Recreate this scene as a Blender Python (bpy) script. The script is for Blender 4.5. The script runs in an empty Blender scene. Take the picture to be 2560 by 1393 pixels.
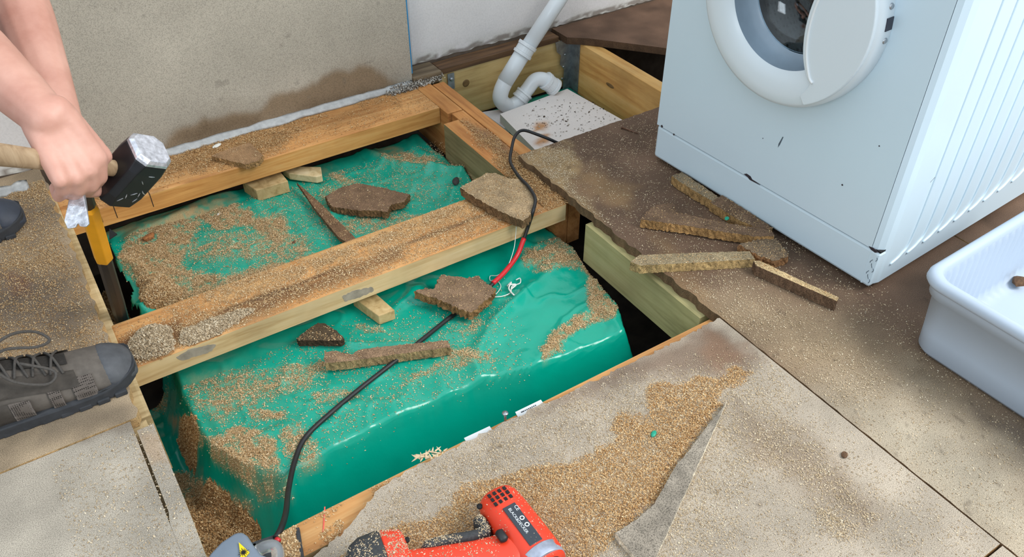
import bpy, bmesh, math, random
import numpy as np
from mathutils import Vector, Matrix, noise as mnoise

random.seed(7)
rng = np.random.default_rng(7)
scene = bpy.context.scene
C = scene.collection

# ---------------------------------------------------------------- camera, world, lights, exposure
CX, CY, F = 1280.0, 696.5, 2102.1745
R = np.array([[0.839349458, 0.347375315, -0.418118259],
              [-0.543592207, 0.536375022, -0.645607735],
              [0.0, 0.769176330, 0.639036598]])
CAMH = 1.08
cd = bpy.data.cameras.new('camera')
cam = bpy.data.objects.new('camera', cd); C.objects.link(cam)
cd.sensor_width = 36.0; cd.lens = 36.0 * F / 2560.0; cd.clip_start = 0.02
M = Matrix(R.tolist()).to_4x4(); M.translation = Vector((0, 0, CAMH)); cam.matrix_world = M
scene.camera = cam

world = bpy.data.worlds.new('overcast_sky'); scene.world = world; world.use_nodes = True
bg = world.node_tree.nodes['Background']
bg.inputs[0].default_value = (0.80, 0.91, 1.0, 1)
# overcast sky: the zenith is three times as bright as the horizon
_w = world.node_tree; _tc = _w.nodes.new('ShaderNodeTexCoord'); _sx = _w.nodes.new('ShaderNodeSeparateXYZ'); _w.links.new(_tc.outputs['Generated'], _sx.inputs[0])
_mr = _w.nodes.new('ShaderNodeMapRange'); _mr.inputs[1].default_value = 0.0; _mr.inputs[2].default_value = 1.0; _mr.inputs[3].default_value = 0.385; _mr.inputs[4].default_value = 1.155
_w.links.new(_sx.outputs[2], _mr.inputs[0]); _w.links.new(_mr.outputs[0], bg.inputs[1])

def area(name, loc, target, sx, sy, power, col):
    l = bpy.data.lights.new(name, 'AREA'); l.shape = 'RECTANGLE'; l.size = sx; l.size_y = sy
    l.energy = power; l.color = col
    o = bpy.data.objects.new(name, l); C.objects.link(o); o.location = loc
    d = Vector(target) - Vector(loc); o.rotation_euler = d.to_track_quat('-Z', 'Y').to_euler()
    return o
area('patio_door_daylight', (2.45, -1.25, 2.75), (0.8, 1.2, 0.0), 1.5, 1.7, 92, (1.0, 0.97, 0.93))
area('window_daylight', (-2.3, -0.6, 1.9), (0.7, 1.2, 0.2), 1.2, 1.2, 20, (0.84, 0.93, 1.0))
vs = scene.view_settings
vs.view_transform = 'Standard'; vs.look = 'None'; vs.exposure = 0.42; vs.gamma = 1.0; vs.use_curve_mapping = False

# ---------------------------------------------------------------- measuring helpers
def P(px, py, z=0.0):
    d = R @ np.array([px - CX, CY - py, -F]); t = (z - CAMH) / d[2]
    return Vector((d[0] * t, d[1] * t, z))
def PY(px, py, y):
    d = R @ np.array([px - CX, CY - py, -F]); t = y / d[1]
    return Vector((d[0] * t, y, CAMH + d[2] * t))
def D(px, py, dep):
    d = R @ (np.array([px - CX, CY - py, -F]) * dep / F)
    return Vector((d[0], d[1], d[2] + CAMH))
def proj_np(p):
    c = (p - np.array([0, 0, CAMH])) @ R
    return np.stack([CX + F * c[:, 0] / -c[:, 2], CY - F * c[:, 1] / -c[:, 2]], 1)

def lin(r, g, b):
    f = lambda c: (c / 255 / 12.92) if c <= 10 else ((c / 255 + 0.055) / 1.055) ** 2.4
    return (f(r), f(g), f(b), 1.0)

# smooth numpy value noise
_perm = rng.random((256, 256))
def vnoise(x, y):
    xi = np.floor(x).astype(int); yi = np.floor(y).astype(int); fx = x - xi; fy = y - yi
    fx = fx * fx * (3 - 2 * fx); fy = fy * fy * (3 - 2 * fy)
    g = lambda a, b: _perm[a & 255, b & 255]
    return (g(xi, yi) * (1 - fx) + g(xi + 1, yi) * fx) * (1 - fy) + (g(xi, yi + 1) * (1 - fx) + g(xi + 1, yi + 1) * fx) * fy
def fbm(x, y, o=4):
    s = 0; a = 0.5
    for i in range(o):
        s = s + a * vnoise(x * 2 ** i + 17 * i, y * 2 ** i + 31 * i); a *= 0.5
    return s / (1 - 0.5 ** o)
def smooth(t):
    t = np.clip(t, 0, 1); return t * t * (3 - 2 * t)
def inpoly(pts, poly):
    x, y = pts[:, 0], pts[:, 1]; ins = np.zeros(len(pts), bool); n = len(poly)
    for i in range(n):
        x1, y1 = poly[i]; x2, y2 = poly[(i + 1) % n]
        c = ((y1 > y) != (y2 > y))
        with np.errstate(divide='ignore', invalid='ignore'):
            ins ^= c & (x < (x2 - x1) * (y - y1) / (y2 - y1 + 1e-12) + x1)
    return ins
def polydist(pts, poly, closed=True):
    d = np.full(len(pts), 1e9); n = len(poly)
    for i in range(n if closed else n - 1):
        a = np.array(poly[i], float); b = np.array(poly[(i + 1) % n], float); ab = b - a
        t = np.clip(((pts - a) @ ab) / (ab @ ab + 1e-12), 0, 1)
        d = np.minimum(d, np.linalg.norm(pts - a - t[:, None] * ab, axis=1))
    return d

# ---------------------------------------------------------------- materials
MATS = {}
def newmat(name):
    m = bpy.data.materials.new(name); m.use_nodes = True; MATS[name] = m
    nt = m.node_tree; return m, nt, nt.nodes['Principled BSDF']
def tex_noise(nt, scale, detail=4, vec=None, rough=0.55):
    n = nt.nodes.new('ShaderNodeTexNoise'); n.inputs['Scale'].default_value = scale
    n.inputs['Detail'].default_value = detail; n.inputs['Roughness'].default_value = rough
    if vec is not None: nt.links.new(vec, n.inputs['Vector'])
    return n
def ramp(nt, fac, stops):
    r = nt.nodes.new('ShaderNodeValToRGB'); nt.links.new(fac, r.inputs[0])
    e = r.color_ramp.elements
    while len(e) < len(stops): e.new(0.5)
    for el, (p, c) in zip(e, stops): el.position = p; el.color = c
    return r
def mul(nt, a, b, fac=1.0, mode='MULTIPLY'):
    m = nt.nodes.new('ShaderNodeMix'); m.data_type = 'RGBA'; m.blend_type = mode
    m.inputs[0].default_value = fac; nt.links.new(a, m.inputs[6]); nt.links.new(b, m.inputs[7]); return m.outputs[2]
def bump(nt, bsdf, h, strength, dist=0.002):
    b = nt.nodes.new('ShaderNodeBump'); b.inputs['Strength'].default_value = strength; b.inputs['Distance'].default_value = dist
    nt.links.new(h, b.inputs['Height']); nt.links.new(b.outputs[0], bsdf.inputs['Normal'])
def objvec(nt, scale=(1, 1, 1)):
    t = nt.nodes.new('ShaderNodeTexCoord'); mp = nt.nodes.new('ShaderNodeMapping'); mp.inputs['Scale'].default_value = scale
    nt.links.new(t.outputs['Object'], mp.inputs['Vector']); return mp.outputs[0]
def g(v): return (v, v, v, 1)

def plain(name, col, rough=0.5, metal=0.0, var=0.0, nscale=20, bmp=0.0, spec=0.5):
    m, nt, b = newmat(name)
    b.inputs['Roughness'].default_value = rough; b.inputs['Metallic'].default_value = metal
    b.inputs['Specular IOR Level'].default_value = spec
    n = tex_noise(nt, nscale, 5, objvec(nt))
    lo = tuple(c * (1 - var) for c in col[:3]) + (1,); hi = tuple(min(1, c * (1 + var)) for c in col[:3]) + (1,)
    r = ramp(nt, n.outputs['Fac'], [(0.3, lo), (0.7, hi)]); nt.links.new(r.outputs[0], b.inputs['Base Color'])
    if bmp: bump(nt, b, n.outputs['Fac'], bmp)
    return m
def painted(name, rough=0.8, speck=700, amt=0.55, bmp=0.25, coarse=9, camt=0.25):
    """colour attribute 'Col' with fine chip speckle on top; alpha raises roughness"""
    m, nt, b = newmat(name)
    at = nt.nodes.new('ShaderNodeVertexColor'); at.layer_name = 'Col'
    v = objvec(nt)
    n1 = tex_noise(nt, speck, 2, v, 0.6)
    r1 = ramp(nt, n1.outputs['Fac'], [(0.33, g(1 - amt)), (0.5, g(1.0)), (0.68, g(1 + amt * 0.5))])
    n2 = tex_noise(nt, coarse, 5, v)
    r2 = ramp(nt, n2.outputs['Fac'], [(0.3, g(1 - camt)), (0.7, g(1 + camt * 0.6))])
    o = mul(nt, mul(nt, at.outputs[0], r1.outputs[0]), r2.outputs[0])
    nt.links.new(o, b.inputs['Base Color']); b.inputs['Roughness'].default_value = rough
    b.inputs['Specular IOR Level'].default_value = 0.25
    if bmp: bump(nt, b, n1.outputs['Fac'], bmp, 0.0012)
    return m
def wood(name, c1, c2, c3, stretch=(2.5, 40, 40), rough=0.65, painted_attr=False):
    m, nt, b = newmat(name)
    v = objvec(nt, stretch)
    n = tex_noise(nt, 1.6, 6, v, 0.62); n.inputs['Distortion'].default_value = 0.6
    r = ramp(nt, n.outputs['Fac'], [(0.28, c1), (0.5, c2), (0.72, c3)])
    n2 = tex_noise(nt, 5, 4, objvec(nt)); r2 = ramp(nt, n2.outputs['Fac'], [(0.3, g(0.72)), (0.65, g(1.08))])
    o = mul(nt, r.outputs[0], r2.outputs[0])
    if painted_attr:
        at = nt.nodes.new('ShaderNodeVertexColor'); at.layer_name = 'Col'
        mx = nt.nodes.new('ShaderNodeMix'); mx.data_type = 'RGBA'
        nt.links.new(at.outputs['Alpha'], mx.inputs[0]); nt.links.new(o, mx.inputs[6])
        n3 = tex_noise(nt, 600, 2, objvec(nt)); r3 = ramp(nt, n3.outputs['Fac'], [(0.35, g(0.55)), (0.6, g(1.2))])
        nt.links.new(mul(nt, at.outputs[0], r3.outputs[0]), mx.inputs[7]); o = mx.outputs[2]
    nt.links.new(o, b.inputs['Base Color']); b.inputs['Roughness'].default_value = rough
    b.inputs['Specular IOR Level'].default_value = 0.3
    bump(nt, b, n.outputs['Fac'], 0.25, 0.002)
    return m

chipboard = painted('chipboard', 0.85)
chip_dark = painted('chipboard_fragment', 0.9, 520, 0.6, 0.6, 30, 0.3)
w_orange = wood('orange_stained_pine', lin(170, 112, 62), lin(206, 150, 92), lin(222, 174, 116), painted_attr=True)
w_midface = wood('cream_pine_face', lin(186, 152, 102), lin(212, 184, 136), lin(222, 198, 154))
w_farface = wood('amber_pine_face', lin(180, 120, 60), lin(210, 154, 88), lin(222, 176, 112))
w_blkface = wood('grey_green_face', lin(104, 90, 58), lin(142, 126, 90), lin(162, 146, 108), (30, 3, 30))
w_orange_y = wood('orange_pine_lengthwise', lin(158, 100, 54), lin(196, 134, 76), lin(212, 156, 96), (40, 2.5, 40), painted_attr=True)
w_pale = wood('pale_pine', lin(168, 142, 98), lin(205, 180, 134), lin(220, 198, 154))
w_green_y = wood('treated_green_pine', lin(134, 126, 84), lin(172, 162, 114), lin(188, 178, 132), (30, 2.2, 30))
w_ledger = wood('pale_treated_ledger', lin(176, 140, 84), lin(214, 182, 122), lin(226, 200, 146), (2.0, 22, 22))
w_joist_r = wood('amber_joist', lin(182, 128, 66), lin(214, 166, 98), lin(224, 184, 122), (22, 2.0, 22))
w_handle = wood('hammer_handle_ash', lin(138, 112, 84), lin(176, 150, 118), lin(196, 172, 140), (40, 40, 5))
white_pvc = plain('white_pvc', lin(226, 230, 232), 0.28, 0, 0.03, 6)
white_tub = plain('white_polythene', lin(178, 191, 206), 0.4, 0, 0.03, 5)
enamel = plain('white_enamel', lin(212, 231, 242), 0.28, 0, 0.02, 3)
enamel2 = plain('white_door_plastic', lin(222, 232, 238), 0.3, 0, 0.02, 3)
grey_rim = plain('blue_grey_rim', lin(146, 164, 180), 0.3, 0, 0.15, 12)
chrome = plain('zinc_steel', lin(170, 174, 178), 0.35, 0.9, 0.15, 40)
galv = plain('galvanised_steel', lin(150, 156, 160), 0.45, 0.75, 0.35, 45)
black_rub = plain('black_rubber', lin(28, 28, 30), 0.5, 0, 0.2, 60)
black_iron = plain('black_painted_iron', lin(22, 25, 30), 0.42, 0.0, 0.3, 30)
bare_steel = plain('bare_struck_steel', lin(206, 208, 216), 0.36, 0.7, 0.35, 120, 0.5)
yellow_pl = plain('yellow_grip', lin(236, 160, 20), 0.4, 0, 0.1, 20)
orange_pl = plain('orange_red_casing', lin(222, 62, 34), 0.38, 0, 0.05, 12)
grey_pl = plain('grey_casing', lin(116, 128, 142), 0.45, 0, 0.08, 20)
dark_pl = plain('charcoal_rubber', lin(52, 54, 56), 0.7, 0, 0.3, 300, 0.2)
red_sleeve = plain('red_tape', lin(206, 36, 44), 0.35, 0, 0.1, 30)
white_str = plain('white_string', lin(222, 222, 214), 0.8)
dark_void = plain('dark_soil', lin(48, 42, 36), 0.95, 0, 0.5, 25, 0.6)
black_gap = plain('black_seam', lin(20, 20, 22), 0.8)
chip_rust = plain('rust_chip', lin(52, 44, 50), 0.8, 0, 0.4, 200)
skin_m, _nt, _b = newmat('skin')
_n = tex_noise(_nt, 14, 5, objvec(_nt)); _r = ramp(_nt, _n.outputs['Fac'], [(0.3, lin(196, 140, 122)), (0.7, lin(222, 172, 154))])
_nt.links.new(_r.outputs[0], _b.inputs['Base Color']); _b.inputs['Roughness'].default_value = 0.5
_b.inputs['Subsurface Weight'].default_value = 0.08; _b.inputs['Subsurface Radius'].default_value = (0.02, 0.008, 0.005)
bump(_nt, _b, tex_noise(_nt, 260, 3, objvec(_nt)).outputs['Fac'], 0.15, 0.001)
shirt_m = plain('dark_shirt', lin(58, 66, 80), 0.9, 0, 0.2, 300)
trouser_m = plain('work_trousers', lin(70, 66, 60), 0.9, 0, 0.2, 300)
hair_m = plain('brown_hair', lin(66, 46, 32), 0.7, 0, 0.3, 200, 0.5)
shoe_m = plain('grey_suede', lin(98, 91, 84), 0.85, 0, 0.22, 60, 0.25)
shoe_toe = plain('dusty_rubber_toe', lin(80, 82, 86), 0.65, 0, 0.25, 40, 0.2)
shoe_sole = plain('dark_sole', lin(52, 54, 58), 0.8, 0, 0.25, 50)
lace_m = plain('grey_lace', lin(78, 74, 70), 0.9, 0, 0.2, 300)
boot_blue = plain('dark_blue_toe', lin(56, 62, 74), 0.6, 0, 0.25, 30, 0.1)
yellow_sign = plain('warning_yellow', lin(240, 206, 20), 0.4)
label_w = plain('white_label_print', lin(214, 218, 220), 0.5)
label_d = plain('dark_label', lin(50, 56, 64), 0.4)
blue_mem = plain('blue_edge_strip', lin(36, 140, 196), 0.5)
silver_tape = plain('silver_tape', lin(226, 228, 228), 0.4, 0.0, 0.15, 70, 0.6)
plasterboard_m = painted('plasterboard_white', 0.85, 300, 0.06, 0.1, 8, 0.06)
wall_m = painted('grey_cement_board', 0.9, 480, 0.28, 0.3, 5, 0.10)
plaster_m = painted('white_plaster', 0.85, 200, 0.06, 0.2, 6, 0.06)
laser_red = plain('painted_laser_red', lin(238, 96, 84), 0.6)

# mesh mesh mesh: perforated drum
drum_m, _nt, _b = newmat('perforated_drum_steel')
_v = _nt.nodes.new('ShaderNodeTexVoronoi'); _v.inputs['Scale'].default_value = 95; _nt.links.new(objvec(_nt), _v.inputs['Vector']); _v.inputs['Randomness'].default_value = 0.35
_r = ramp(_nt, _v.outputs['Distance'], [(0.22, g(0.03)), (0.34, g(0.55)), (0.6, g(0.72))]); _nt.links.new(_r.outputs[0], _b.inputs['Base Color'])
_b.inputs['Metallic'].default_value = 0.8; _b.inputs['Roughness'].default_value = 0.3
glass_m, _nt, _b = newmat('door_glass')
_b.inputs['Transmission Weight'].default_value = 1.0; _b.inputs['Roughness'].default_value = 0.02; _b.inputs['Base Color'].default_value = (0.75, 0.85, 0.9, 1)
clear_pl, _nt, _b = newmat('clear_plastic')
_b.inputs['Transmission Weight'].default_value = 0.85; _b.inputs['Roughness'].default_value = 0.15; _b.inputs['Base Color'].default_value = (0.9, 0.93, 0.95, 1)

# green plastic sheet: colour attribute carries the dust film
sheet_m, _nt, _b = newmat('green_plastic_sheet')
_at = _nt.nodes.new('ShaderNodeVertexColor'); _at.layer_name = 'Col'
_n = tex_noise(_nt, 600, 2, objvec(_nt)); _r = ramp(_nt, _n.outputs['Fac'], [(0.35, g(0.72)), (0.62, g(1.18))])
_dust = mul(_nt, _at.outputs[0], _r.outputs[0])
_mx = _nt.nodes.new('ShaderNodeMix'); _mx.data_type = 'RGBA'; _nt.links.new(_at.outputs['Alpha'], _mx.inputs[0])
_mx.inputs[6].default_value = lin(0, 156, 132); _nt.links.new(_dust, _mx.inputs[7]); _nt.links.new(_mx.outputs[2], _b.inputs['Base Color'])
_mr = _nt.nodes.new('ShaderNodeMapRange'); _nt.links.new(_at.outputs['Alpha'], _mr.inputs[0]); _mr.inputs[3].default_value = 0.20; _mr.inputs[4].default_value = 0.95
_nt.links.new(_mr.outputs[0], _b.inputs['Roughness'])
_n2 = tex_noise(_nt, 26, 3, objvec(_nt)); bump(_nt, _b, _n2.outputs['Fac'], 0.35, 0.004)

# sawdust flakes: tint differs per flake
def dustmat(name, stops):
    m, nt, b = newmat(name)
    geo = nt.nodes.new('ShaderNodeNewGeometry')
    r = ramp(nt, geo.outputs['Random Per Island'], stops)
    nt.links.new(r.outputs[0], b.inputs['Base Color']); b.inputs['Roughness'].default_value = 0.85; b.inputs['Specular IOR Level'].default_value = 0.2
    return m
dust_tan = dustmat('sawdust_tan', [(0.0, lin(148, 110, 70)), (0.3, lin(184, 148, 104)), (0.75, lin(206, 176, 132)), (1.0, lin(228, 208, 172))])
dust_brown = dustmat('sawdust_brown', [(0.0, lin(134, 94, 56)), (0.35, lin(176, 134, 86)), (0.8, lin(204, 168, 120)), (1.0, lin(226, 202, 160))])
dust_grey = dustmat('sawdust_pale', [(0.0, lin(140, 118, 90)), (0.3, lin(180, 158, 126)), (0.75, lin(200, 180, 150)), (1.0, lin(222, 208, 182))])
crumb_dark = dustmat('dark_crumbs', [(0.0, lin(40, 32, 26)), (0.5, lin(84, 66, 50)), (1.0, lin(196, 188, 172))])

crumb_grey = dustmat('plaster_crumbs', [(0.0, lin(74, 66, 58)), (0.25, lin(128, 118, 106)), (0.7, lin(186, 178, 166)), (1.0, lin(222, 218, 210))])
# ---------------------------------------------------------------- object helpers
def tag(o, label=None, cat=None, group=None, kind=None):
    if label: o['label'] = label
    if cat: o['category'] = cat
    if group: o['group'] = group
    if kind: o['kind'] = kind
    return o
def link(name, me, mat=None, parent=None, smooth_=False, bevel=0.0, seg=2):
    o = bpy.data.objects.new(name, me); C.objects.link(o)
    for m in (mat if isinstance(mat, (list, tuple)) else [mat]):
        if m is not None: me.materials.append(m)
    if parent is not None: o.parent = parent
    if smooth_: me.polygons.foreach_set('use_smooth', [True] * len(me.polygons))
    if bevel:
        b = o.modifiers.new('bevel', 'BEVEL'); b.width = bevel; b.segments = seg; b.limit_method = 'ANGLE'; b.angle_limit = math.radians(35)
    return o
def frompy(name, v, f, mat=None, parent=None, smooth_=False, bevel=0.0, seg=2):
    me = bpy.data.meshes.new(name); me.from_pydata([tuple(p) for p in v], [], f); me.update()
    return link(name, me, mat, parent, smooth_, bevel, seg)
def bmobj(name, bm, mat=None, parent=None, smooth_=False, bevel=0.0, seg=2):
    bmesh.ops.recalc_face_normals(bm, faces=bm.faces)
    me = bpy.data.meshes.new(name); bm.to_mesh(me); bm.free()
    return link(name, me, mat, parent, smooth_, bevel, seg)
def empty(name, loc=(0, 0, 0), rz=0.0):
    o = bpy.data.objects.new(name, None); C.objects.link(o); o.location = loc; o.rotation_euler = (0, 0, rz); o.empty_display_size = 0.05
    return o
def box_bm(lo, hi, bm=None):
    bm = bm or bmesh.new()
    v = [bm.verts.new((x, y, z)) for z in (lo[2], hi[2]) for y in (lo[1], hi[1]) for x in (lo[0], hi[0])]
    for f in ((0, 2, 3, 1), (4, 5, 7, 6), (0, 1, 5, 4), (2, 6, 7, 3), (0, 4, 6, 2), (1, 3, 7, 5)): bm.faces.new([v[i] for i in f])
    return bm
def box(name, lo, hi, mat, parent=None, bevel=0.0015): return bmobj(name, box_bm(lo, hi), mat, parent, False, bevel)
def frames(pts):
    pts = [Vector(p) for p in pts]; T = []
    for i in range(len(pts)):
        a = pts[max(0, i - 1)]; b = pts[min(len(pts) - 1, i + 1)]; T.append((b - a).normalized())
    up = Vector((0, 0, 1)) if abs(T[0].z) < 0.9 else Vector((1, 0, 0))
    n = (up - T[0] * up.dot(T[0])).normalized(); out = []
    for i, t in enumerate(T):
        n = (n - t * n.dot(t)).normalized(); out.append((pts[i], t, n, t.cross(n)))
    return out
def tube_bm(pts, rad, seg=12, bm=None, caps=True, flat=1.0):
    bm = bm or bmesh.new(); rings = []
    rr = rad if isinstance(rad, (list, tuple)) else [rad] * len(pts)
    for (p, t, n, b), r in zip(frames(pts), rr):
        rings.append([bm.verts.new(p + n * math.cos(a) * r + b * math.sin(a) * r * flat) for a in [2 * math.pi * k / seg for k in range(seg)]])
    for a, c in zip(rings, rings[1:]):
        for k in range(seg): bm.faces.new((a[k], a[(k + 1) % seg], c[(k + 1) % seg], c[k]))
    if caps: bm.faces.new(rings[0][::-1]); bm.faces.new(rings[-1])
    return bm
def curve(pts, n=8):
    """Catmull-Rom through points"""
    p = [Vector(q) for q in pts]; p = [p[0] * 2 - p[1]] + p + [p[-1] * 2 - p[-2]]; out = []
    for i in range(1, len(p) - 2):
        for k in range(n):
            t = k / n; a, b, c, d = p[i - 1], p[i], p[i + 1], p[i + 2]
            out.append(0.5 * ((2 * b) + (c - a) * t + (2 * a - 5 * b + 4 * c - d) * t * t + (-a + 3 * b - 3 * c + d) * t ** 3))
    out.append(p[-2]); return out
def lathe_bm(prof, seg=64, axis='Z', bm=None):
    bm = bm or bmesh.new(); rings = []
    for r, h in prof:
        ring = []
        for k in range(seg):
            a = 2 * math.pi * k / seg; c, s = math.cos(a) * r, math.sin(a) * r
            ring.append(bm.verts.new({'Z': (c, s, h), 'Y': (c, h, s), 'X': (h, c, s)}[axis]))
        rings.append(ring)
    for a, c in zip(rings, rings[1:]):
        for k in range(seg): bm.faces.new((a[k], a[(k + 1) % seg], c[(k + 1) % seg], c[k]))
    return bm
def setcol(me, cols):
    a = me.color_attributes.new('Col', 'FLOAT_COLOR', 'POINT'); a.data.foreach_set('color', np.asarray(cols, np.float32).ravel())

# dust and stain maps measured from the photograph, used as densities on the real surfaces
def dens(px, polys):
    """polys: list of (polygon, value, softness px)"""
    out = np.zeros(len(px))
    for poly, val, soft in polys:
        poly = [tuple(q) for q in poly]
        bx = np.array(poly); lo = bx.min(0) - soft; hi = bx.max(0) + soft
        m = (px[:, 0] > lo[0]) & (px[:, 0] < hi[0]) & (px[:, 1] > lo[1]) & (px[:, 1] < hi[1])
        if not m.any(): continue
        q = px[m]; d = polydist(q, poly); ins = inpoly(q, poly); sd = np.where(ins, d, -d)
        v = smooth(0.5 + sd / (2 * soft)) * val
        out[m] = np.maximum(out[m], v)
    return out
def mixc(base, col, f):
    return base * (1 - f[:, None]) + np.array(col[:3])[None, :] * f[:, None]

# ---------------------------------------------------------------- the floor
TH = 0.022
def grid_board(name, x0, x1, y0f, y1f, res, top, thick, colf, mat, parent, edgecol, jag=0.0, xf=None):
    nx = max(2, int((x1 - x0) / res)); ny = max(2, int((float(np.mean(y1f(np.array([x0, (x0 + x1) / 2, x1])))) - float(np.mean(y0f(np.array([x0, (x0 + x1) / 2, x1]))))) / res))
    xs = np.linspace(x0, x1, nx + 1); a = y0f(xs); b = y1f(xs)
    T = np.linspace(0, 1, ny + 1)
    X = np.repeat(xs[:, None], ny + 1, 1); Y = a[:, None] * (1 - T) + b[:, None] * T
    if jag:
        jn = (vnoise(xs * 160, xs * 0 + 3.3) - 0.5) * jag; Y[:, -1] += jn
    if xf is not None: X = X + xf(X, Y)
    Z = np.full_like(X, top)
    V = np.stack([X.ravel(), Y.ravel(), Z.ravel()], 1); n = len(V)
    idx = np.arange(n).reshape(nx + 1, ny + 1)
    q = np.stack([idx[:-1, :-1], idx[1:, :-1], idx[1:, 1:], idx[:-1, 1:]], -1).reshape(-1, 4)
    loop = list(idx[:, 0]) + list(idx[-1, 1:]) + list(idx[-2::-1, -1]) + list(idx[0, -2:0:-1])
    E = V[loop]; m = len(loop)
    V2 = E.copy(); V3 = E.copy(); V3[:, 2] -= thick
    allv = np.concatenate([V, V2, V3]); fs = [tuple(r) for r in q]
    for k in range(m):
        k2 = (k + 1) % m; fs.append((n + k, n + m + k, n + m + k2, n + k2))
    fs.append(tuple(n + m + k for k in range(m))[::-1])
    o = frompy(name, allv, fs, mat, parent)
    px = proj_np(V); c = colf(px, V)
    ec = np.tile(np.array(edgecol), (2 * m, 1)); ec[:, :3] *= (0.75 + 0.5 * rng.random((2 * m, 1)))
    setcol(o.data, np.concatenate([np.concatenate([c, np.ones((n, 1))], 1), ec])); return o
const = lambda v: (lambda x: np.full_like(np.asarray(x, float), v))
floor = empty('floor'); tag(floor, kind='structure')
EDGE = np.array(lin(176, 142, 96))
BEIGE = np.array(lin(171, 158, 141)[:3]); BROWN = np.array(lin(122, 100, 80)[:3]); DK = np.array(lin(98, 78, 62)[:3])

F1 = [(1880, 925), (1640, 955), (1620, 1010), (1600, 1035), (1545, 1052), (1535, 1075), (1560, 1100), (1490, 1120), (1480, 1150), (1360, 1165), (1300, 1190), (1150, 1215), (1135, 1260), (1070, 1300), (960, 1335), (840, 1400), (1500, 1400), (1540, 1330), (1650, 1230), (1720, 1120), (1790, 1010)]
F1b = [(1790, 1000), (1720, 1040), (1700, 1090), (1680, 1150), (1600, 1240), (1530, 1310), (1550, 1340), (1660, 1225), (1730, 1110), (1800, 1020)]
F2 = [(1830, 1010), (1960, 1060), (2060, 1130), (2210, 1290), (2150, 1320), (2040, 1260), (1960, 1200), (1850, 1110)]
F3 = [(2020, 1270), (2080, 1280), (2150, 1330), (2120, 1350), (2040, 1320)]
STAIN1 = [(1340, 1020), (1560, 905), (1760, 815), (1870, 860), (1900, 900), (1830, 930), (1700, 935), (1640, 930), (1560, 960), (1440, 1000)]
def wob(px, V, s=60, amp=26):
    return px + np.stack([(fbm(V[:, 0] * s, V[:, 1] * s) - 0.5) * amp * 2, (fbm(V[:, 0] * s + 50, V[:, 1] * s + 9) - 0.5) * amp * 2], 1)
def col_front(px, V):
    q = wob(px, V, 30, 30)
    c = np.tile(BEIGE, (len(V), 1))
    n = fbm(V[:, 0] * 14, V[:, 1] * 14); c = c * (0.86 + 0.28 * n)[:, None]
    c = mixc(c, lin(120, 100, 84), dens(q, [(STAIN1, 0.85, 30)]))
    c = mixc(c, lin(140, 106, 82), dens(q, [([(1760, 830), (1860, 870), (1880, 905), (1800, 925), (1760, 890)], 0.6, 25)]))
    c = mixc(c, lin(134, 112, 90), dens(q, [(F2, 0.55, 40)]))
    c = mixc(c, lin(172, 140, 100), dens(q, [(F1, 0.55, 10)]))
    c = mixc(c, lin(142, 94, 52), dens(q, [(F1b, 0.7, 14)]))
    sp = vnoise(V[:, 0] * 55, V[:, 1] * 55); c = mixc(c, lin(96, 78, 60), (sp > 0.93) * 0.35)
    return c
ex = np.array([-0.4, 0.0, 0.06, 0.099, 0.173, 0.204, 0.235, 0.264, 0.326, 0.383, 0.415, 0.571, 0.67, 0.871, 0.972])
ey = np.array([0.60, 0.64, 0.695, 0.716, 0.732, 0.744, 0.764, 0.778, 0.783, 0.781, 0.783, 0.781, 0.777, 0.774, 0.779])
grid_board('floor_board', 0.02, 0.9745, const(0.197), lambda x: np.interp(x, ex, ey), 0.0045, 0.0, TH, col_front, chipboard, floor, EDGE, 0.008)
grid_board('floor_board', -0.9, 0.9745, const(-0.9), const(0.193), 0.02, 0.0, TH, col_front, chipboard, floor, EDGE)
def col_right(px, V):
    q = wob(px, V, 26, 30)
    c = np.tile(np.array(lin(106, 84, 68)[:3]), (len(V), 1))
    n = fbm(V[:, 0] * 10, V[:, 1] * 10); c = c * (0.75 + 0.5 * n)[:, None]
    c = mixc(c, lin(150, 130, 104), dens(q, [([(1700, 780), (1860, 700), (2100, 790), (2300, 900), (2560, 1060), (2700, 1500), (2400, 1350), (1900, 880)], 0.85, 90)]))
    c = mixc(c, lin(178, 166, 146), dens(q, [([(2050, 1000), (2250, 980), (2560, 1150), (2700, 1500), (2350, 1300)], 0.9, 120)]))
    c = mixc(c, lin(160, 128, 88), dens(q, [([(1420, 420), (1500, 430), (1580, 470), (1560, 520), (1480, 500)], 0.5, 30), ([(1640, 590), (1720, 690), (1780, 760), (1850, 820), (1800, 830), (1700, 740)], 0.45, 40)]))
    c = mixc(c, lin(84, 74, 68), dens(q, [([(2440, 1010), (2560, 1050), (2600, 1120), (2520, 1110)], 0.6, 40), ([(1690, 800), (1760, 810), (1800, 860), (1740, 850)], 0.5, 30)]))
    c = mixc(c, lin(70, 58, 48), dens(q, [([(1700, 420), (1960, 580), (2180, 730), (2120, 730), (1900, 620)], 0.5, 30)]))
    c = mixc(c, lin(196, 166, 118), dens(q, [([(1285, 392), (1400, 362), (1440, 400), (1430, 470), (1500, 560), (1450, 530), (1340, 440)], 0.55, 25)]))
    sp = vnoise(V[:, 0] * 60, V[:, 1] * 60); c = mixc(c, lin(70, 56, 44), (sp > 0.93) * 0.4)
    return c
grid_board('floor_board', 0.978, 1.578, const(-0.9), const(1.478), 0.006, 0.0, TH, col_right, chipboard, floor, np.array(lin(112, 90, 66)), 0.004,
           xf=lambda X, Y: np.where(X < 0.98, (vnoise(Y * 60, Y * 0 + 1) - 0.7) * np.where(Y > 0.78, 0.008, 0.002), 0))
grid_board('floor_board', 1.582, 2.6, const(-0.9), const(1.478), 0.02, 0.0, TH, col_right, chipboard, floor, EDGE)
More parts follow.
